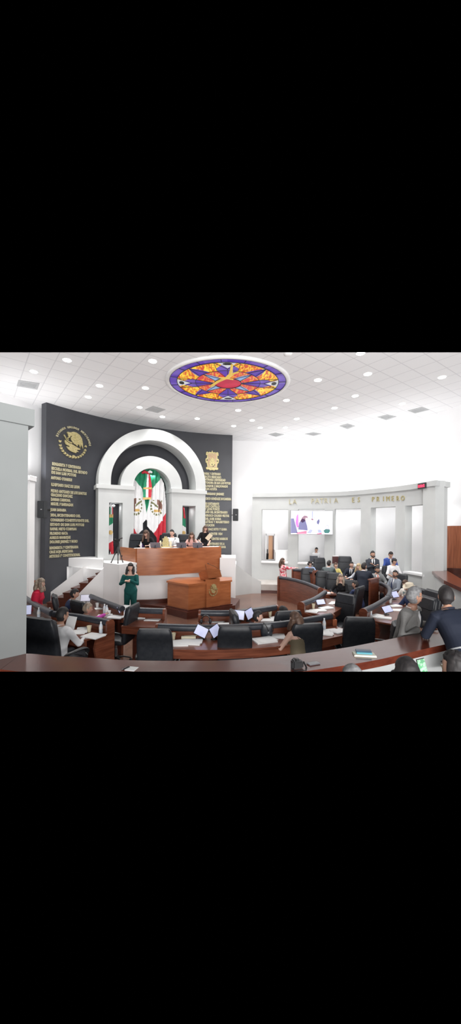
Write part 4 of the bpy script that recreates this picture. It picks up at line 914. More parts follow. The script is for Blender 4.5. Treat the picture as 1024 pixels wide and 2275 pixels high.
def colL(px,py):
    x=(px-280)/sx; y=(py-1030)*1769/190
    if y<300+ (x-190)*2.35 and x<480: return 0 if y<310+max(0,(x-200))*1.15+ (max(0,x-380)**1.35)*.8 else 1
    if y>1210+ (x-130)*1.6: return 2
    return 1
def colR(px,py):
    x=(px-280)/sx; y=(py-1030)*1769/190
    if y<300+(780-x)*1.15+(max(0,600-x)**1.3)*.75: return 0
    if x>640 and y>1450-(x-640)*1.75 and (y>1190 or x>830) : return 2
    return 1
top=[(x,y) for x,y in []]
left=P_([(130,1450),(130,600),(165,330),(200,290),(260,190),(350,115),(480,75),(482,1150),(400,1225),(400,1370),(300,1460)])
right=P_([(478,75),(560,80),(650,130),(720,200),(780,290),(860,480),(885,860),(885,1450),(760,1480),(740,1690),(700,1690),(700,1550),(640,1450),(490,1300),(490,1180),(474,1150)])
flag('flag_drape','left draped tricolour flag in the arch with brown eagle at its edge',left,colL,.62,.42,[( 280+250*sx,1030+870*190/1769,14.5,21,True)],amp=.035,group='tricolour drapes in the arch')
flag('flag_drape','right draped tricolour flag in the arch with tall red hem',right,colR,.62,.42,[(280+700*sx,1030+890*190/1769,14.5,19.5,False)],amp=.035,group='tricolour drapes in the arch')
# ribbon bow hanging in the middle
rb=P_([(440,200),(530,200),(575,480),(560,740),(390,745),(400,480)])
def colB(px,py):
    x=(px-280)/sx; y=(py-1030)*1769/190
    if (y>490 and y<530) or y>700: return 5
    f=(x-390)/(180) if y>480 else (x-440+ (y-200)*.14)/(90+(y-200)*.3)
    return 0 if f<.33 else 1 if f<.64 else 2
flag('ribbon_bow','tricolour ribbon with gold fringe hanging at centre of draped flags',rb,colB,.5,.34,None,cat='ribbon',amp=.02)
bo=empty('bow_knot',A(upx(325),zpx(325,1047),.3),0,'red and white bow knot at top of the draped flags','bow')
m=M(); p=A(upx(331),zpx(331,1048),.3); m.ball(p,(.06,.05,.06),10); m.build('knot',FR,bo)
m=M(); m.limb([p,p+Vector((-.12,0,.04)),p+Vector((-.2,0,.0))],[.03,.07,.05],10); m.build('loop',FR,bo)
m=M(); m.limb([p,p+Vector((.1,0,.05)),p+Vector((.16,0,.02))],[.03,.06,.04],10); m.build('loop',FW,bo)
# niche flags on poles
n0=lambda x,y:(225+x*75/1024,1100+y*160/2185)
def colN(px,py):
    x=(px-225)*1024/75; y=(py-1100)*2185/160
    if y<680: 
        if y>585: return 5
        return 0 if x<335 else 1 if x<375 else 2
    if y<960-(x-240)*.65: return 0
    if y<1500-(x-220)*.58: return 1
    return 2
nf=[n0(*q) for q in [(290,440),(330,330),(400,340),(415,600),(405,850),(415,1300),(440,1780),(375,1800),(300,1640),(262,1600),(240,1800),(220,1780),(222,1500),(240,960),(290,680)]]
fl=flag('pole_flag','tricolour flag with gold ribbon hanging in the left niche',nf,colN,1.0,.40,None,amp=.02,step=.6)
m=M(); m.sweep([A(upx(250),zpx(250,1112,.45),.45),A(upx(250),zpx(250,1243,.45),.45)],.018,8); m.build('pole',STEEL,fl,world=True)
m=M(); m.ball(A(upx(247),zpx(247,1123,.38),.38),(.09,.03,.05),10); m.ball(A(upx(255),zpx(255,1124,.38),.38),(.08,.03,.05),10); m.build('bow',FW,fl)
m=M(); m.lathe(A(upx(249.5),zpx(249.5,1183,.36),.36),[(.07,0),(.085,.01),(.06,.02)],16,rot=Matrix(((1,0,0),(0,0,-1),(0,1,0)))); m.build('gold_crest',GLD,fl)
def colM(px,py):
    if py<1152: return 0
    if py<1169+ (px-409)*.55: return 0 if py<1165+(px-409)*.6 else 1
    return 1
nf2=[(414.5,1125),(418,1140),(419.5,1160),(421.5,1192),(421,1200),(408,1200),(408,1185),(410,1168),(412,1145)]
fl2=flag('pole_flag','tricolour flag hanging in the right niche',nf2,colM,1.0,.40,None,amp=.015,step=.5)
m=M(); m.sweep([A(upx(415),zpx(415,1122,.45),.45),A(upx(415),zpx(415,1235,.45),.45)],.016,8); m.build('pole',STEEL,fl2)
m=M(); m.lathe(A(upx(415),zpx(415,1184,.36),.36),[(.07,0),(.085,.01),(.06,.02)],16,rot=Matrix(((1,0,0),(0,0,-1),(0,1,0)))); m.build('gold_crest',GLD,fl2)
m=M(); m.limb([A(upx(414.5),zpx(414.5,1128,.4),.4),A(upx(417),zpx(417,1150,.4),.4)],[.03,.05],8); m.build('red_ribbon',FR,fl2)

# ------------------------------------------------------------------ speakers, screen, clock, tripod
for px,d,lab in ((94,12.0,'black wall loudspeaker at left edge of the black wall'),(523,15.7,'black wall loudspeaker right of the black wall')):
    r=empty('wall_loudspeaker',dep(px,1150,d),0,lab,'loudspeaker','black wall loudspeakers')
    y0,y1=(1113,1151) if px<200 else (1130.5,1157.5); a=dep(px-(8.5 if px<200 else 5),y0,d); b=dep(px+(8.5 if px<200 else 5.5),y1,d); c=(a+b)/2
    m=M(); m.box((c.x,c.y+.0,c.z),(b.x-a.x,.2,a.z-b.z),bev=.015,rz=R(-15)); m.build('cabinet',mat('speaker_black',(.03,.032,.036),.6),r)
    m=M(); m.box((c.x+.03,c.y-.112,c.z),(.07,.01,.015)); m.build('badge',WHITEP,r,smooth=False)
    m=M(); m.sweep([(c.x+(.1 if px<200 else -.1),c.y+.05,c.z),(c.x+(.1 if px<200 else -.16),c.y+.32,c.z)],.02,8); m.build('bracket',PLAST,r)
# tv screen on the colonnade
p=cpt(692); a=dep(645,1134,p.y-.35); b=dep(739,1188,p.y-.35); tc_=(a+b)/2; tw,th=b.x-a.x,a.z-b.z
tv=empty('wall_screen',tc_,0,'large flat screen on the colonnade showing the session','screen')
m=M(); m.box(tc_,(tw,.06,th),bev=.008); m.build('bezel',PLAST,tv)
m=M(); m.box(tc_+Vector((0,.18,0)),(.6,.3,.3)); m.build('mount',PLAST,tv,smooth=False)
def scr(x,y,z=0): # pixel in zoom7 coordinates of crop (434..920, 378..655)
    return tc_+Vector(((x-676)/484*tw*.985,-.032-z,(516-y)/276*th*.975))
def smat(n,c): return mat('screen_'+n,c,.3,0,tuple(v*.97 for v in c),6,emit=.75)
m=M(); m.prism([(434,378),(918,378),(918,654),(434,654)],0,.002,fn=lambda x,y,z:scr(x,y,z)); pic_=m.build('picture',smat('white',(.84,.84,.90)),tv,smooth=False)
for nme,c,polys in [('navy',(.09,.09,.22),[[(436,470),(470,468),(478,500),(500,580),(515,640),(436,645)],[(520,600),(530,520),(565,470),(600,480),(625,560),(630,610)],[(735,500),(760,470),(768,500),(755,540),(735,525)]]),
    ('hair',(.20,.10,.15),[[(545,500),(565,455),(590,432),(625,440),(632,465),(605,460),(598,500),(570,520)],[(665,480),(680,465),(697,478),(690,492)]]),
    ('skin',(.78,.50,.48),[[(600,465),(632,465),(628,500),(605,505)],[(700,530),(730,540),(720,570),(700,560)]]),
    ('pink',(.85,.10,.42),[[(488,520),(500,440),(520,410),(526,570),(505,580)]]),
    ('maroon',(.42,.12,.22),[[(500,635),(620,612),(618,650),(505,652)],[(735,645),(790,632),(795,652),(735,653)]]),
    ('blue',(.30,.32,.62),[[(620,640),(660,595),(690,605),(665,645)],[(675,382),(692,382),(690,460),(675,470)],[(745,600),(780,598),(795,630),(750,635)]]),
    ('grey',(.40,.42,.5),[[(700,440),(712,440),(712,478),(700,478)],[(828,560),(845,543),(870,545),(878,590),(862,600),(840,600)]]),
    ('green',(.03,.14,.13),[[(812,610),(835,592),(885,595),(888,618),(870,640),(828,640)]]),
    ('face',(.85,.66,.62),[[(840,555),(866,555),(864,585),(843,585)]])]:
    for P in polys:
        m=M(); m.prism(P,.002,.004 if nme!='face' else .006,fn=lambda x,y,z:scr(x,y,z)); m.build('picture_figure',smat(nme,c),tv,smooth=False).parent=pic_
# red digit clock
q=cpt(937); t_=(cpt(942)-cpt(932)).normalized(); n_=Vector((t_.y,-t_.x,0)); c=dep(937.5,1079.5,q.y-.12)
ck=empty('digital_clock',c,0,'black digital clock with red digits on the cornice','clock'); rm=Matrix((( t_.x,-n_.x,0),(t_.y,-n_.y,0),(0,0,1)))
m=M(); m.box(c,(.36,.06,.19),mt=rm,bev=.008); m.build('case',mat('clock_dark',(.04,.035,.04),.5),ck)
RED=mat('red_led',(1,.04,.10),.4,emit=1.6); vs,fs=textmesh('11:26:42',.115,.003); cx=max(v.x for v in vs)/2
addmesh('digits',[c+t_*((v.x-cx)*.72)+n_*(.034+v.z)+Vector((0,0,v.y-.042)) for v in vs],fs,RED,ck,smooth=False)
# tripod with video camera
base=at(258,1248.5,-1.15); r=empty('camera_tripod',(base.x,11.4,-1.15),0,'black camera tripod standing on the pale block left of the podium','tripod')
n1=lambda x,y,d=11.4: dep(225+x*75/1024,1100+y*160/2185,d)
hub=n1(510,1560)
for a,d in (((300,2030),11.2),((505,2075),11.0),((655,2035),11.3)):
    f_=n1(*a,d); f_.z=-1.145; m=M(); m.sweep([hub,hub.lerp(f_,.5)],.022,8); m.sweep([hub.lerp(f_,.45),f_],.015,8); m.ball(f_+Vector((0,0,.015)),.022,8); m.build('leg',PLAST,r)
m=M(); m.sweep([hub+Vector((0,0,-.15)),hub+Vector((0,0,.1))],.03,10); m.box(n1(480,1470),(.10,.09,.12),bev=.015); m.build('head',PLAST,r)
m=M(); m.sweep([n1(470,1420),n1(390,1400),n1(340,1430)],.01,8); m.build('pan_handle',PLAST,r)
vc=empty('video_camera',n1(490,1360),0,'small black video camera mounted on the tripod','camera')
m=M(); m.box(n1(480,1370),(.17,.1,.085),bev=.02); m.build('body',PLAST,vc); m=M(); m.sweep([n1(540,1340),n1(640,1300)],(.03,.018),8); m.build('viewfinder',PLAST,vc); m=M(); m.lathe(n1(430,1345)+Vector((0,-.05,0)),[(.035,0),(.035,.06),(.028,.065)],12,rot=Matrix(((1,0,0),(0,0,-1),(0,1,0)))); m.build('lens',PLAST,vc)
# surveillance dome / small fitting beside left speaker, smoke detector on ceiling
p=at(640,786,CEIL); m=M(); m.lathe(p-Vector((0,0,.05)),[(.05,0),(.09,.02),(.11,.05)],16); o=m.build('ceiling_sensor',WHITEP); tag(o,'white round ceiling sensor right of stained glass at top edge','sensor')
for T2 in [s_ for s_ in bpy.data.scenes if s_.name=='tmp']: bpy.data.scenes.remove(T2)
# ------------------------------------------------------------------ people
TS=bpy.data.scenes.new('tmp')
def remesh(m,vox,smooth=3):
    me=bpy.data.meshes.new('r'); me.from_pydata([tuple(v) for v in m.v],[],m.f); o=bpy.data.objects.new('r',me); TS.collection.objects.link(o)
    bm=bmesh.new(); bm.from_mesh(me); bmesh.ops.recalc_face_normals(bm,faces=bm.faces); bm.to_mesh(me); bm.free()
    md=o.modifiers.new('r','REMESH'); md.mode='VOXEL'; md.voxel_size=vox; md.adaptivity=0
    s=o.modifiers.new('s','SMOOTH'); s.iterations=smooth; s.factor=.5
    TS.view_layers[0].update(); dg=TS.view_layers[0].depsgraph
    r=bpy.data.meshes.new_from_object(o.evaluated_get(dg)); bpy.data.objects.remove(o); bpy.data.meshes.remove(me)
    out=M(); out.v=[v.co.copy() for v in r.vertices]; out.f=[list(p.vertices) for p in r.polygons]; out.mi=[0]*len(out.f); bpy.data.meshes.remove(r); return out
SK={'light':mat('skin_light',(.66,.42,.33),.5,0,(.60,.36,.28),8),'mid':mat('skin_medium',(.50,.29,.205),.5,0,(.45,.25,.18),8),'tan':mat('skin_tan',(.42,.235,.16),.5,0,(.37,.2,.14),8)}
EYEW=mat('eye_white',(.75,.74,.72),.3); IRIS=mat('eye_dark',(.02,.012,.01),.2); LIP=mat('lips',(.45,.12,.11),.45)
HAIR={'black':mat('hair_black',(.010,.009,.010),.65,0,(.022,.018,.018),30,(1,1,.25),bump=.3),'brown':mat('hair_brown',(.045,.022,.014),.6,0,(.10,.055,.035),30,(1,1,.2),bump=.3),
 'grey':mat('hair_grey',(.24,.24,.245),.6,0,(.13,.13,.135),30,bump=.3),'blonde':mat('hair_blonde',(.50,.38,.22),.5,0,(.32,.22,.12),30,(1,1,.2),bump=.3),'ash':mat('hair_ash_blonde',(.36,.29,.22),.5,0,(.14,.10,.075),22,(1,1,.2),bump=.3)}
def cloth(name,c,c2=None,scale=6,**k): return mat('cloth_'+name,c,.8,0,c2,scale,bump=.12,spec=.25,**k)
def headmesh(s,female,beard=False):
    m=M(); n,h=32,24; vs=[];fs=[]
    g=lambda x,y,cx,cy,w:math.exp(-((x-cx)**2+(y-cy)**2)/(w*w))
    for i in range(1,h):
        ph=PI*i/h
        for j in range(n):
            a=2*PI*j/n; x=math.sin(ph)*math.cos(a); y=math.sin(ph)*math.sin(a); z=math.cos(ph)
            k=max(0,-z); X=.074*x*(1-.30*k**1.6); Y=(.095*y if y<0 else .090*y)*(1-.12*k*k*(1 if y>0 else 2.2)); Z=.118*z
            if y<0: Y*=1+.08*max(0,z)
            if y>0.2:
                f=min(1,(y-.2)/.4)
                Y+=f*(.024*g(X,Z,0,-.018,.013)+.012*g(X,Z,0,.004,.010)-.009*g(X,Z,.030,.008,.014)-.009*g(X,Z,-.030,.008,.014)+.006*g(X,Z,0,-.056,.018)+.005*g(X,Z,0,.035,.035)+.008*g(X,Z,0,-.097,.022)-.004*g(X,Z,0,-.075,.012)+.003*g(X,Z,.04,-.03,.02)+.003*g(X,Z,-.04,-.03,.02))
            vs.append((X,Y,Z))
    vs+=[(0,0,.118),(0,.012,-.112)]; A_,B_=len(vs)-2,len(vs)-1
    for i in range(h-2):
        for j in range(n): fs.append((i*n+j,i*n+(j+1)%n,(i+1)*n+(j+1)%n,(i+1)*n+j))
    for j in range(n): fs.append((A_,(j+1)%n,j)); fs.append((B_,(h-2)*n+j,(h-2)*n+(j+1)%n))
    m.add(vs,fs)
    for sg_ in(-1,1): m.ball((sg_*.076,-.008,-.005),(.010,.020,.032),12,mt=Matrix.Rotation(sg_*.35,3,'Z'))
    return m
def hairmesh(style):
    m=M(); n,h=40,28; vs=[];fs=[]
    k0=1.10 if style in('short','recede','crop') else 1.16
    for i in range(1,h):
        ph=PI*i/h
        for j in range(n):
            a=2*PI*j/n; x=math.sin(ph)*math.cos(a); y=math.sin(ph)*math.sin(a); z=math.cos(ph)
            line=.72 if style=='recede' else .40 if style=='long' else .52                # hairline height on forehead
            face=1/(1+math.exp(-26*(min(y-.28-(.0 if style=='short' else -.05),line-z))))
            low=1/(1+math.exp(-20*((-.42 if y<.1 else -.15)-z))) if style in('short','recede','crop','bun') else 1/(1+math.exp(-20*(-.75-z)))
            side=1/(1+math.exp(-22*(-(z-(.02 if abs(x)>.6 else -9)))))*(1/(1+math.exp(-22*(y+.05)))) if style in('short','recede','crop') else 0
            off=max(face,low,side*.9); k=k0*(1-off)+.90*off
            nz=noise.noise(Vector((x*4,y*4,z*4)))*.022+noise.noise(Vector((x*16,y*16,z*5)))*.012
            if style=='curly': nz=noise.noise(Vector((x*7,y*7,z*7)))*.14; 
            k+=nz*(1-off)
            if style in('short','long') and z>.3 and y>0: k+=.05*(1-off)
            vs.append((.076*x*k,(.098*y-.004)*k,.121*z*k))
    vs+=[(0,-.004,.121*k0),(0,0,-.10)]; A_,B_=len(vs)-2,len(vs)-1
    for i in range(h-2):
        for j in range(n): fs.append((i*n+j,i*n+(j+1)%n,(i+1)*n+(j+1)%n,(i+1)*n+j))
    for j in range(n): fs.append((A_,(j+1)%n,j)); fs.append((B_,(h-2)*n+j,(h-2)*n+(j+1)%n))
    m.add(vs,fs); return m
COUNT=[0]
def person(label,px,py,d,floor,yaw,pose='stand',lean=6,head=(0,0),hands=None,top='shirt',tc=None,bottom=None,hair=('short','black'),skin='mid',female=False,
           tie=None,beard=False,glasses=False,hat=None,hairlen=.3,group=None,fine=False,sleeve='long',side=0,inner=None,legs=None,build_=1.0,extra=None):
    """head top at pixel px,py and distance d; yaw 0 looks away from the camera, 90 looks to the left, -90 to the right"""
    COUNT[0]+=1
    ly=R(lean); lx=R(side)
    dirn=Vector((math.sin(lx),math.sin(ly)*math.cos(lx),math.cos(ly)*math.cos(lx)))
    headrot=Matrix.Rotation(R(head[0]),3,'Z')@Matrix.Rotation(R(-head[1]),3,'X')
    Pz=.92 if pose=='stand' else .57
    hd=(Matrix.Rotation(ly*.5,3,'X').transposed()@Vector((0,0,1)))
    nb0=dirn*.50; hc0=nb0+Vector((hd.x,hd.y*1.0,hd.z)).normalized()*.085+headrot@Vector((0,.02,.078))
    topz=Pz+hc0.z+.125
    Pt=dep(px,py,d); s=(Pt.z-floor)/topz
    if abs(s-1)>.12: print('person scale %.2f'%s,label[:50])
    r=empty('person',(0,0,floor),R(yaw),label,'person',group); r.scale=(1,1,1)
    off=Matrix.Rotation(R(yaw),3,'Z')@Vector((hc0.x*s,hc0.y*s,0)); r.location=(Pt.x-off.x,Pt.y-off.y,floor)
    V=lambda x,y,z:Vector((x,y,z))*s
    P=V(0,0,Pz); sp=lambda t,dx=0,dy=0:P+dirn*(t*s)+Vector((dx*s,dy*s,0))
    w=build_*(.90 if female else 1.0)
    fw=V(0,math.cos(ly),-math.sin(ly)).normalized()                # chest forward
    rt=Vector((1,0,0))
    sh=[sp(.45)+rt*(sg_*.165*w*s) for sg_ in(-1,1)]
    if hands is None: hands='desk' if pose=='sit' else 'down'
    if isinstance(hands,str):
        if hands=='desk': T=[V(-.16,.42,.79),V(.16,.42,.79)]
        elif hands=='lap': T=[V(-.12,.28,.66),V(.12,.28,.66)]
        elif hands=='down': T=[V(-.24,.06,.80),V(.24,.06,.80)]
        elif hands=='crossed': T=[sp(.30)+V(.01,.19,0),sp(.27)+V(-.01,.21,0)]
        elif hands=='sign': T=[sp(.33)+V(-.06,.27,0),sp(.31)+V(.07,.25,0)]
        elif hands=='face': T=[V(-.16,.40,.79),sp(.5)+V(.1,.16,0)]
    else:
        R_=Matrix.Rotation(R(-yaw),3,'Z'); T=[]
        for i_,q in enumerate(hands):
            if q is None: T.append(V(-.22 if i_==0 else .22,.08,Pz-.1))
            elif isinstance(q,tuple) and len(q)==3 and q[0]=='l': T.append(V(*q[1])); 
            elif isinstance(q,Vector): T.append(R_@(q-Vector(r.location)))
            else: T.append(V(*q))
    arms=[]
    for i_,sg_ in enumerate((-1,1)):
        S=sh[i_]; t_=T[i_]; U_,L_=.285*s,.25*s; D=t_-S; dl=D.length
        if dl>U_+L_-.005: t_=S+D*((U_+L_-.005)/dl); D=t_-S; dl=D.length
        a=(U_*U_-L_*L_+dl*dl)/(2*dl); hgt=math.sqrt(max(0,U_*U_-a*a)); pole=Vector((sg_*.75,-.35,-.7)); pole-=D.normalized()*pole.dot(D.normalized()); pole.normalize()
        arms.append((S,S+D.normalized()*a+pole*hgt,t_))
    # legs
    lg=[]
    for sg_ in(-1,1):
        if pose=='stand': lg.append([P+V(sg_*.085,0,-.03),V(sg_*.10,.03,.50),V(sg_*.105,0,.085),V(sg_*.115,.15,.035)])
        else: lg.append([P+V(sg_*.09,0,-.02),V(sg_*.13,.40,.53),V(sg_*.13,.38,.09),V(sg_*.135,.53,.035)])
    def torso(m,inf,t0=-.10,t1=.60,bust=0):
        w_=w; hip=.165 if not female else .178; wa=.145*build_ if not female else .126
        prof=[(-.12,hip*.72,.10),(-.06,hip*.97,.122),(.02,hip*w_ if not female else hip*.98,.125),(.12,wa*1.04,.108*build_),(.20,wa*1.04,.105*build_),(.30,.162*w_,.115*build_),(.38,.178*w_,.112),(.44,.172*w_,.094),(.475,.140*w_,.080),(.50,.090*w_,.066),(.525,.060,.058),(.56,.052,.054),(.61,.050,.054)]
        pts=[];rad=[]
        for t,a,b in prof:
            if t<t0-.001 or t>t1+.001: continue
            pts.append(sp(t)); k=inf if t<.5 else inf*.55; rad.append(((a*s+k),(b*s+k)))
        m.sweep(pts,rad,24,up=tuple(fw),sup=.85)
        if female:
            for sg_ in(-1,1): m.ball(sp(.30)+rt*(sg_*.07*s)+fw*(.075*s),(.065*s+inf*.6,)*3,12)
    def hand(m,i_):
        S,E,W_=arms[i_]; sg_=-1 if i_==0 else 1; f=(W_-E).normalized()
        if isinstance(hands,str) and hands in('desk',) or fine: f=Vector((f.x,f.y,min(f.z,-.05)*.3)).normalized()
        side_=f.cross(Vector((0,0,1))); side_=side_.normalized() if side_.length>.1 else rt; nn=side_.cross(f)
        m.limb([W_,W_+f*.045*s,W_+f*.085*s],[(.026*s,.018*s),(.038*s,.014*s),(.038*s,.012*s)],10,up=tuple(nn))
        for q in range(4):
            o_=side_*((q-1.5)*.021*s); L_=(.062,.074,.070,.055)[q]*s*(1 if sg_<0 else 1); b=W_+f*.085*s+o_
            m.limb([b,b+f*L_*.5+nn*(.006*s)+o_*.15,b+f*L_*.88-nn*.012*s+o_*.2],[.0092*s,.0085*s,.0072*s],8)
        th=-sg_; b=W_+f*.02*s+side_*(-sg_*-.0); tdir=(f*.7+side_*(th*.8)).normalized()
        m.limb([W_+f*.02*s+side_*(th*.022*s),W_+f*.03*s+tdir*.04*s,W_+f*.045*s+tdir*.06*s],[.013*s,.011*s,.009*s],8)
    fine_v=.009 if fine else .013
    # ---- body: one continuous surface
    m=M(); torso(m,0)
    for S,E,W_ in arms: m.limb([S-Vector((S-sp(.45))*.25),S,E,W_,W_+(W_-E).normalized()*.02*s],[.055*s,.052*s,.040*s,.027*s,.026*s],12)
    for q in lg:
        if pose=='stand': m.limb(q[:3],[.085*s,.058*s,.04*s],12)
        else: m.limb([q[0],q[1]],[.085*s,.062*s],12); m.limb([q[1],q[2]],[.056*s,.038*s],12)
        m.limb([q[2]+V(0,-.03,-.03),q[3]],[.035*s,.028*s],8)
    b=remesh(m,fine_v)
    hm=headmesh(s,female); hc=P+hc0*s; HR=headrot
    for i_ in (0,1): hand(b,i_)
    b.add([hc+HR@(v*s) for v in hm.v],hm.f)
    body=b.build('body',SK[skin],r,world=False,ang=0)
    # face parts
    fz=lambda x,y,z:hc+HR@(Vector((x,y,z))*s)
    for sg_ in(-1,1):
        m=M(); m.ball(fz(sg_*.029,.0765,.008),(.0125*s,.008*s,.0075*s),12,mt=HR); m.ball(fz(sg_*.029,.083,.008),(.0058*s,.004*s,.0058*s),10,mi=1,mt=HR); m.build('eye',[EYEW,IRIS],r,world=False)
        m=M(); m.limb([fz(sg_*.016,.090,.026),fz(sg_*.030,.089,.030),fz(sg_*.044,.079,.026)],[.003*s,.0035*s,.002*s],6); m.build('eyebrow',HAIR[hair[1] if hair[1] not in('blonde','ash') else 'brown'],r,world=False)
    m=M(); m.limb([fz(-.022,.078,-.056),fz(-.008,.0885,-.053),fz(.008,.0885,-.053),fz(.022,.078,-.056)],[.003*s,.0055*s,.0055*s,.003*s],8); m.build('lips',LIP,r,world=False)
    if beard:
        m=M(); m.limb([fz(-.062,.03,-.045),fz(-.045,.068,-.078),fz(0,.088,-.096),fz(.045,.068,-.078),fz(.062,.03,-.045)],[.014*s,.017*s,.02*s,.017*s,.014*s],10); m.limb([fz(-.026,.082,-.046),fz(0,.094,-.040),fz(.026,.082,-.046)],[.005*s,.006*s,.005*s],8); m.build('beard',HAIR[hair[1]],r,world=False)
    if glasses:
        m=M()
        for sg_ in(-1,1): m.sweep([fz(sg_*.031+.021*math.cos(q*PI/6),.099,.006+.016*math.sin(q*PI/6)) for q in range(12)],.0018*s,6,close=True); m.sweep([fz(sg_*.052,.098,.010),fz(sg_*.080,.0,.010)],.0018*s,6)
        m.sweep([fz(-.010,.100,.008),fz(.010,.100,.008)],.0018*s,6); m.build('glasses',STEEL,r,world=False)
    hs,hcol=hair
    hh=hairmesh(hs); m=M(); m.add([hc+HR@(v*s) for v in hh.v],hh.f)
    if hs=='long':
        m2=M(); L_=hairlen
        dn=Vector((0,-.25,-1)).normalized()
        def wav(k): return (.010 if hcol=='ash' else .003)*math.sin(k*2.1)
        base=HR@Vector((0,-.055,.03)); pts=[];rad=[]
        for q in range(8):
            t=q/7; p_=hc+base*s+Vector((wav(q),-.045*t-.03*math.sin(PI*t),-(.03+L_)*t))*s; pts.append(p_); rad.append(((.090*(1-.18*t*t)+(.008*math.sin(q*2) if hcol=='ash' else 0))*s,(.062*(1-.35*t)+.006)*s))
        m2.sweep(pts,rad,20,up=(0,1,0))
        for sg_ in(-1,1):
            q0=HR@Vector((sg_*.070,-.005,.03)); pts=[];rad=[]
            for q in range(7):
                t=q/6; pts.append(hc+q0*s+Vector((sg_*(.012+.02*t)+wav(q+sg_),.02*t+.05*math.sin(PI*t*.6)*t,-(.02+L_*.85)*t))*s); rad.append(((.030+.008*math.sin(PI*t))*s,(.04+.008*math.sin(PI*t))*s))
            m2.sweep(pts,rad,12,up=(0,1,0))
        m2.add([hc+HR@(v*s) for v in hh.v],hh.f)
        m=remesh(m2,.009,6)
        m.v=[v+Vector((noise.noise(v*38),noise.noise(v*38+Vector((9,0,0))),0))*(.006 if hcol=='ash' else .002) for v in m.v]
    elif hs=='bun':
        q=hc+HR@(Vector((0,-.12,.02))*s); m.ball(q,.038*s,12)
    m.build('hair',HAIR[hcol],r,world=False,ang=0)
    if hat:
        m=M(); c=fz(0,-.005,.075); pr=[(.155,.0),(.158,.006),(.10,.012),(.094,.02),(.088,.09),(.07,.105),(.03,.095)]
        m.lathe(c,[(a*s,b_*s) for a,b_ in pr],28,rot=HR); m.v=[v+Vector((0,0,abs((v-c).x)**2*2.2 if (v-c).length>.11*s else 0)) for v in m.v]
        m.build('hat',hat,r,world=False)
    # ---- upper garment
    if tc:
        long_=top in('jacket','blazer','dress','robe'); inf=.018*s if top in('jacket','blazer') else .011*s
        if top=='strappy':
            m=M(); torso(m,.009*s,-.12,.38); g=remesh(m,.011); g.build('top',tc,r,world=False,ang=0)
            m=M(); 
            for sg_ in(-1,1): m.sweep([sp(.37)+rt*(sg_*.09*s)+fw*.10*s,sp(.47)+rt*(sg_*.075*s)+fw*.01*s,sp(.40)+rt*(-sg_*.0+sg_*.085*s)-fw*.105*s,sp(.34)+rt*(sg_*.02*s)-fw*.125*s],.005*s,6)
            m.build('strap',tc,r,world=False)
        else:
            m=M(); torso(m,inf,-.12,.515 if top!='offshoulder' else .44)
            if long_: m.sweep([sp(.0),sp(-.10),sp(-.17)],[(.178*s+inf,.135*s+inf),(.188*s+inf,.14*s+inf),(.18*s+inf,.13*s+inf)] ,20,up=tuple(fw)) if pose=='stand' else None
            k={'long':1,'short':0,'none':-1,'elbow':.5}[sleeve]
            for S,E,W_ in arms:
                e=W_-(W_-E).normalized()*.015*s
                base_=S-(S-sp(.45))*.25
                if top=='offshoulder': base_=S.lerp(E,.18); 
                if k==1: m.limb([base_,S if top!='offshoulder' else S.lerp(E,.25),E,e],[.058*s+inf,.057*s+inf,.045*s+inf*.8,.034*s+inf*.5],14)
                elif k==0: m.limb([base_,S,S.lerp(E,.62)],[.056*s+inf,.056*s+inf,.052*s+inf],14)
                elif k==.5: m.limb([base_,S,E],[.056*s+inf,.056*s+inf,.048*s+inf],14)
            if top=='dress' and pose=='stand':
                m.sweep([sp(.06),sp(-.08),V(0,.01,.62),V(0,.01,.42)],[(.165*s,.13*s),(.20*s,.165*s),(.235*s,.20*s),(.26*s,.225*s)],24,up=(0,1,0))
            g=remesh(m,.009 if fine else .012,2)
            sc_n=.010 if top in('jacket','blazer') else .007
            g.v=[v+Vector((noise.noise(v*7),noise.noise(v*7+Vector((5,5,0))),0))*sc_n for v in g.v]
            nm={'jacket':'jacket','blazer':'blazer','shirt':'shirt','dress':'dress','offshoulder':'jumpsuit_top','blouse':'blouse','robe':'dress'}[top]
            g.build(nm,tc,r,world=False,ang=0)
            # collar
            if top in('shirt','jacket','blouse'):
                cm=inner or (tc if top!='jacket' else cloth('white_shirt',(.80,.80,.82)))
                m=M(); cpts=[sp(.505)+(rt*math.cos(q*PI/8)*.068+fw*math.sin(q*PI/8)*.066)*s+dirn*(-.004*s if abs(q-4)>2 else -.018*s) for q in range(16)]
                m.sweep(cpts,[(.008*s,.022*s)]*16,8,close=True,up=(0,0,1)); m.build('collar',cm,r,world=False)
            if top=='jacket' or inner:
                cm=inner or cloth('white_shirt',(.80,.80,.82)); m=M()
                def front(t,x): # point on the front of the torso
                    a=.165*w*s if t<.42 else .11*s; bb=(.115 if t<.40 else .10 if t<.46 else .075)*s+inf
                    return sp(t)+rt*(x*s)+fw*(bb*math.sqrt(max(.1,1-(x*s/a)**2))+.006*s)
                rows=[(.50,.045),(.45,.060),(.38,.048),(.30,.034),(.22,.018),(.16,.006)]
                vs=[];n_r=len(rows)
                for t,x in rows: vs+=[front(t,-x),front(t,0)+fw*.002,front(t,x)]
                vs2=[v-fw*.03*s for v in vs]; fs=[]
                for q in range(n_r-1):
                    for z_ in(0,1): fs.append((q*3+z_,q*3+z_+1,q*3+z_+4,q*3+z_+3))
                o_=len(vs); m.add(vs+vs2,fs+[tuple(i+o_ for i in reversed(f)) for f in fs]); m.build('shirt_front',cm,r,world=False)
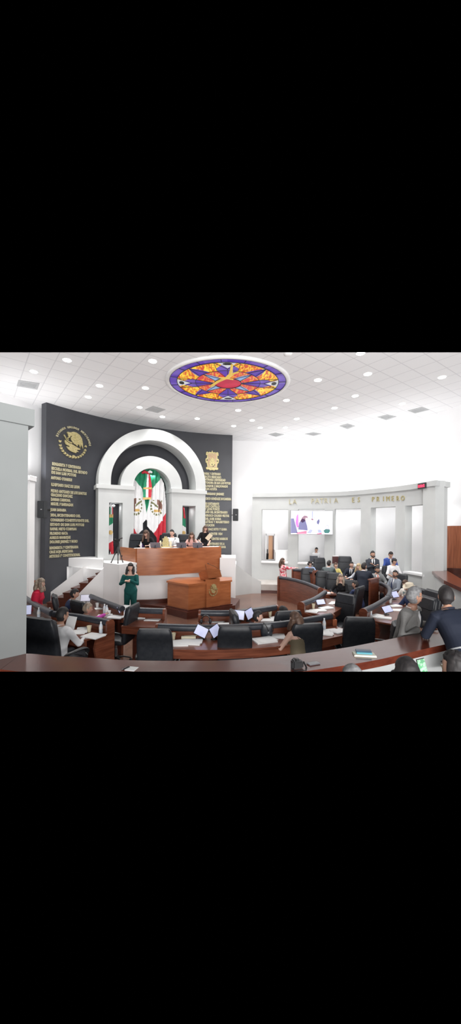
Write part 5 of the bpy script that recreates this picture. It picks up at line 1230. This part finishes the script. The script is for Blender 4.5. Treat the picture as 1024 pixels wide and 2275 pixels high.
                if top=='jacket':
                    for sg_ in(-1,1):
                        m=M(); rows2=[(.505,.050,.075),(.45,.062,.100),(.38,.050,.095),(.30,.035,.075),(.22,.018,.04),(.16,.006,.012)]
                        m.band([front(t,sg_*a)+fw*.006*s for t,a,b_ in rows2],[front(t,sg_*b_)+fw*.004*s for t,a,b_ in rows2],0,1,fn=None) if 0 else None
                        A1=[front(t,sg_*a)+fw*.008*s for t,a,b_ in rows2]; B1_=[front(t,sg_*b_)+fw*.006*s for t,a,b_ in rows2]; k_=len(A1); vv=A1+B1_+[v-fw*.02*s for v in A1+B1_]
                        ff=[(i,i+1,k_+i+1,k_+i) for i in range(k_-1)]; ff+=[tuple(2*k_+j for j in reversed(f)) for f in ff]; m.add(vv,ff); m.build('lapel',tc,r,world=False)
                if tie:
                    m=M(); pts=[front(t,0)+fw*.010*s for t in(.50,.475,.44,.36,.26,.18,.15)]; m.sweep(pts,[(.018*s,.010*s),(.014*s,.009*s),(.016*s,.006*s),(.024*s,.005*s),(.030*s,.005*s),(.032*s,.005*s),(.004*s,.004*s)],8,up=tuple(fw)); m.build('tie',tie,r,world=False)
    # ---- lower garment
    if bottom:
        m=M(); inf=.012*s
        m.sweep([sp(.10),sp(.02),sp(-.06),sp(-.10)],[((.150 if not female else .128)*s+inf,.112*s+inf),(.170*s+inf,.126*s+inf),(.170*s+inf,.125*s+inf),(.14*s+inf,.11*s+inf)],22,up=tuple(fw))
        for q in lg:
            if pose=='stand': m.limb([q[0],q[1],q[2]],[.090*s+inf,.066*s+inf,.055*s+inf],14)
            else: m.limb([q[0],q[1]],[.09*s+inf,.068*s+inf],14); m.limb([q[1],q[2]],[.064*s+inf,.052*s+inf],14)
        g=remesh(m,.012,2); g.v=[v+Vector((noise.noise(v*6),noise.noise(v*6+Vector((5,5,0))),0))*.008 for v in g.v]; g.build('trousers',bottom,r,world=False,ang=0)
        for q in lg: m=M(); m.limb([q[2]+V(0,-.035,-.045),q[2]+V(0,.05,-.045),q[3]+V(0,.03,-.0)],[(.038*s,.04*s),(.042*s,.036*s),(.036*s,.024*s)],12); m.build('shoe',PLAST,r,world=False)
    if extra: extra(r,s,sp,fz,arms,rt,fw,V)
    return r,s,arms
WHS=cloth('white_shirt',(.80,.80,.82)); NAVY=cloth('navy',(.028,.040,.10)); DARK=cloth('charcoal',(.018,.022,.035)); BLK=cloth('black',(.010,.010,.012)); GRYJ=cloth('grey_jacket',(.25,.245,.24),(.235,.23,.225),60); GRYB=cloth('grey_blue',(.25,.28,.33)); TR=cloth('dark_trousers',(.02,.022,.028))
def cface(P,Q): # yaw so that someone at P faces Q
    return math.degrees(math.atan2(-(Q[0]-P[0]),Q[1]-P[1]))
person('person in a red blazer with long ash-blonde hair, standing at far left facing right',90,1285,7.9,FLOOR,-75,'stand',8,(0,8),'down','blazer',cloth('red',(.62,.02,.06),(.54,.015,.05)),TR,('long','ash'),'light',True,hairlen=.26,build_=1.05)
person('person in a navy suit seated at left before the stair, head turned right',166,1308,8.1,FLOOR,-50,'sit',12,(-25,12),'desk','jacket',NAVY,TR,('short','black'),'mid')
def note(r,s,sp,fz,arms,rt,fw,V):
    pass
rr,s_,ar_=person('person in a white shirt seen from behind, seated at desk in left foreground',139,1349,5.72,FLOOR,-26,'sit',9,(-8,14),'desk','shirt',WHS,cloth('grey_trousers',(.07,.07,.08)),('crop','black'),'tan',build_=1.12)
p=dep(157,1385,6.0); m=M(); m.box(p,(.22,.004,.24),rz=R(-25),rx=R(-18)); o=m.build('held_sheet',PAPER,None,smooth=False); tag(o,'white sheet held upright by the seated man in white shirt','paper')
person('person in a magenta top mostly hidden by a chair, right arm on the desk',195,1340,6.95,FLOOR,-55,'sit',20,(-10,10),[V_:=(-.1,.42,.80),at(243,1371,TABLE)+Vector((-.1,0,.05))],'blouse',cloth('magenta',(.55,.08,.42),(.48,.06,.36)),TR,('short','ash'),'mid',True,build_=1.1)
person('person in dark green off-shoulder jumpsuit standing and gesturing before the podium block',290,1251,9.9,FLOOR,180,'stand',2,(4,0),'sign','offshoulder',cloth('dark_green',(.008,.085,.080),(.006,.065,.062)),cloth('dark_green',(.008,.085,.080)),('long','black'),'light',True,hairlen=.24,fine=True,build_=1.04)
person('person with long brown hair and dark jacket reading at left of the podium desk',325,1177.5,12.45,PRES,172,'sit',20,(-8,28),'desk','blazer',BLK,TR,('long','brown'),'light',True,hairlen=.34)
person('person in white shirt seated mid podium behind the gold ornament',382,1176.5,12.75,PRES,176,'sit',4,(-6,4),'desk','shirt',WHS,TR,('short','black'),'light',build_=1.08)
person('person in a pink blouse with long hair seated right on the podium',426,1182.5,13.1,PRES,178,'sit',8,(0,16),'desk','blouse',cloth('pink',(.72,.42,.38)),TR,('long','brown'),'light',True,hairlen=.3)
rr,s_,ar_=person('person in black standing at the right end of podium desk holding a paper',456,1168,13.5,PRES,200,'stand',16,(10,14),[(-.12,.35,.95),(.22,.36,.98)],'blouse',BLK,TR,('long','brown'),'light',True,hairlen=.2,sleeve='elbow')
p=dep(464,1193,13.05); m=M(); m.box(p,(.16,.012,.26),rz=R(10),rx=R(20)); m.v=[p+Matrix.Rotation(R(38),3,'Y')@(v-p) for v in m.v]; o=m.build('held_paper',PAPERC,None,smooth=False); tag(o,'cream paper held by the standing person in black','paper')
person('person in dark suit turned to the right, head above the black handbag',573,1357,6.42,FLOOR,-52,'sit',10,(-40,2),'desk','jacket',DARK,TR,('short','black'),'light')
person('person in a blue-navy suit bowed over desk, seen from behind in the second row',630,1346.5,6.75,FLOOR,28,'sit',20,(18,24),'desk','jacket',NAVY,TR,('short','black'),'tan')
person('person with long dark hair and olive strappy top seated in the front row',656,1359.5,5.72,FLOOR,38,'sit',4,(12,4),[(-.20,.34,.80),(.12,.4,.8)],'strappy',cloth('olive',(.16,.13,.085)),TR,('long','brown'),'light',True,hairlen=.21)
person('person in red-white floral dress with long hair standing beside broad brown desk, arms raised',628,1240,13.6,FLOOR,-85,'stand',-4,(-5,-12),[(.02,.42,1.28),(.12,.48,1.30)],'dress',mat('cloth_floral',(.80,.62,.62),.8,0,(.62,.07,.11),16,sharp=(.46,.52),spec=.2),None,('long','brown'),'light',True,hairlen=.28,build_=1.2)
person('person in white shirt standing behind the sill at a dark laptop',703,1216,16.2,PLAT,180,'stand',12,(0,20),'down','shirt',WHS,TR,('short','black'),'mid')
person('person with short dark hair and light blue top seated below the laptop',689,1246,14.0,-2.5,172,'sit',8,(10,16),'desk','blouse',cloth('lightblue',(.38,.50,.78)),TR,('long','black'),'light',True,hairlen=.05)
person('person in grey-green suit seen from behind beside person in yellow',731,1245,13.6,-2.5,-20,'sit',8,(-35,5),'desk','jacket',cloth('grey_green',(.10,.125,.13)),TR,('short','black'),'mid',build_=1.1)
person('person in a yellow top with hair tied back, far row',746,1250,14.0,-2.5,168,'sit',12,(15,12),'desk','blouse',cloth('yellow',(.72,.62,.22)),TR,('bun','brown'),'light',True)
person('person in black suit and tie looking left, far row right of the empty chair',781,1248,13.3,-2.5,150,'sit',4,(25,0),'desk','jacket',DARK,TR,('short','black'),'light',tie=BLK)
person('person with long pale blonde hair seated left of the bending man',797,1252,12.5,-2.5,110,'sit',6,(15,5),'desk','blouse',cloth('pale_grey',(.55,.57,.62)),TR,('long','blonde'),'light',True,hairlen=.28)
person('person in black with long ombre hair seated and looking toward the camera',757,1275.5,10.9,FLOOR,150,'sit',8,(8,-2),[(-.10,.42,.80),(.2,.44,.80)],'blouse',BLK,TR,('long','ash'),'light',True,hairlen=.3)
person('person in navy jacket seen from behind, head low before the smooth chair back',789,1290,10.2,FLOOR,35,'sit',14,(30,6),'desk','jacket',NAVY,TR,('short','black'),'mid')
person('person in dark suit bending forward over tall wooden screen',809,1250,11.35,FLOOR,-28,'stand',20,(-35,6),[(-.12,.42,1.12),(.18,.45,1.15)],'jacket',DARK,TR,('short','black'),'tan',build_=1.1)
person('person in dark suit standing with arms crossed against the colonnade',828,1224,12.75,-2.5,172,'stand',0,(6,0),'crossed','jacket',cloth('suit_dark_grey',(.045,.052,.065)),TR,('short','black'),'mid',beard=True,tie=BLK)
person('person in grey suit with bright orange tie seated facing the camera',838,1258,11.75,-2.5,178,'sit',6,(6,8),'desk','jacket',cloth('mid_grey_suit',(.22,.23,.235)),TR,('short','black'),'tan',beard=True,tie=cloth('orange',(.75,.12,.03)))
person('person in bright blue jacket standing with bowed head at the colonnade',868,1225,12.35,PLAT,178,'stand',10,(-10,30),[(-.1,.3,1.0),(.1,.3,1.0)],'jacket',cloth('royal_blue',(.05,.09,.32)),TR,('short','black'),'mid')
person('person in a white blouse with tied hair standing behind bearded man in light grey',876,1240.5,11.95,-2.5,184,'stand',12,(10,22),[(-.12,.34,1.0),(.12,.34,1.0)],'blouse',WHS,TR,('bun','black'),'mid',True,sleeve='elbow',build_=1.1)
person('person in light grey-blue suit with beard seated and looking left',878,1267,10.8,-2.5,112,'sit',-4,(25,-4),'lap','jacket',GRYB,TR,('short','black'),'tan',beard=True,tie=NAVY)
person('person with brown hair in a pale patterned top seated behind the purple tablet',901,1288,9.75,FLOOR,110,'sit',14,(10,22),'desk','blouse',mat('cloth_pattern_pale',(.72,.70,.66),.8,0,(.10,.22,.24),14,sharp=(.56,.60),spec=.2),TR,('short','brown'),'light',True)
person('person in cream cowboy hat seated just beyond the grey-haired man',911,1300,8.5,FLOOR,100,'sit',10,(5,12),'desk','shirt',NAVY,TR,('short','grey'),'tan',hat=mat('hat_felt',(.62,.55,.44),.8))
# two men at the counter
hl=at(941,1406,COUNTER)+Vector((-.03,.02,.03)); hr=at(962,1396,COUNTER)+Vector((.02,.03,.03))
person('older grey-haired person with glasses, grey jacket and dark tie, leaning on counter',921,1303.5,4.62,-2.45,-136,'stand',10,(50,4),[at(962,1397,COUNTER)+Vector((-.03,.05,.04)),at(938,1405,COUNTER)+Vector((-.05,.0,.035))],'jacket',GRYJ,TR,('short','grey'),'tan',glasses=True,tie=cloth('tie_black',(.012,.014,.02)),fine=True,build_=1.08)
def belt(r,s,sp,fz,arms,rt,fw,V):
    m=M(); m.sweep([sp(.055)+(rt*math.cos(q*PI/12)*.190+fw*math.sin(q*PI/12)*.145)*s for q in range(24)],[(.005*s,.018*s)]*24,8,close=True,up=(0,0,1)); m.build('belt',mat('belt_grey',(.30,.31,.32),.5),r,world=False)
person('person in dark navy shirt and khaki trousers leaning over the counter at right edge',991,1302,4.0,GAL,10,'stand',33,(-32,14),[at(943,1418,COUNTER)+Vector((0,-.02,.05)),at(1010,1385,COUNTER)+Vector((.1,.2,.05))],'shirt',cloth('dark_navy_shirt',(.014,.018,.032)),cloth('khaki',(.36,.34,.26),(.31,.29,.22)),('short','black'),'tan',fine=True,build_=1.12,extra=belt)
# spectators whose heads show at the bottom edge
person('spectator with grey hair, only the crown shows at the bottom edge right of camera',783,1477.5,2.34,GAL,5,'sit',4,(0,0),'lap','shirt',cloth('spect_grey',(.3,.3,.3)),TR,('crop','grey'),'mid')
person('spectator with straight black hair at the bottom edge left of the green phone',904,1464,2.44,GAL,0,'sit',4,(0,0),'lap','shirt',BLK,TR,('long','black'),'mid',True,hairlen=.2)
hp=dep(938,1484,2.95)
person('spectator with dark curly hair in the bottom right corner, holding up a phone',1010,1449,2.62,GAL,18,'sit',4,(10,0),[hp+Vector((-.04,-.10,-.09)),hp+Vector((.07,-.10,-.08))],'shirt',cloth('spect_dark',(.05,.05,.06)),TR,('curly','black'),'mid',fine=True)
r=empty('smartphone',hp,R(8),'upright phone with bright green screen held by the curly-haired spectator','phone')
tm=Matrix.Rotation(R(-10),3,'Y')@Matrix.Rotation(R(-10),3,'X')
m=M(); m.box((0,0,0),(.076,.009,.155),mt=tm,bev=.003); m.build('phone_case',PLAST,r,world=False)
m=M(); m.box(tm@Vector((0,-.0055,0)),(.068,.002,.142),mt=tm); m.build('phone_screen',mat('phone_green',(.06,.30,.12),.3,0,(.30,.55,.35),30,emit=.2,sharp=(.45,.55)),r,world=False,smooth=False)
bpy.data.scenes.remove(TS)
# ------------------------------------------------------------------ the model ends where the photograph's view of the room ends
def trim_to_view():
    "only the part of the room that lies between the top and the bottom of the photograph's view was built: cut the rest off"
    planes=[]
    for py,sgn in ((783,1),(1492,-1)):
        a=dep(0,py,1); b=dep(1024,py,1); n=a.cross(b).normalized()
        if n.z*sgn<0: n=-n
        planes.append(n)
    bpy.context.view_layer.update()
    for o in list(bpy.data.objects):
        if o.type!='MESH': continue
        mw=o.matrix_world; cs=[mw@Vector(c) for c in o.bound_box]
        for n in planes:
            ds=[n.dot(c) for c in cs]
            if max(ds)<=0: continue
            me=o.data
            if me.users>1: me=me.copy(); o.data=me
            bm=bmesh.new(); bm.from_mesh(me)
            inv=mw.inverted(); co=inv@Vector((0,0,0)); nl=(mw.to_3x3().transposed()@n).normalized()
            bmesh.ops.bisect_plane(bm,geom=bm.verts[:]+bm.edges[:]+bm.faces[:],plane_co=co,plane_no=nl,clear_outer=True)
            bm.to_mesh(me); empty_=len(bm.verts)==0; bm.free()
            if empty_:
                bpy.data.objects.remove(o); break
    for _ in range(2):
        par={o.parent for o in bpy.data.objects if o.parent}
        for o in list(bpy.data.objects):
            if o.type=='EMPTY' and o not in par: bpy.data.objects.remove(o)
trim_to_view()
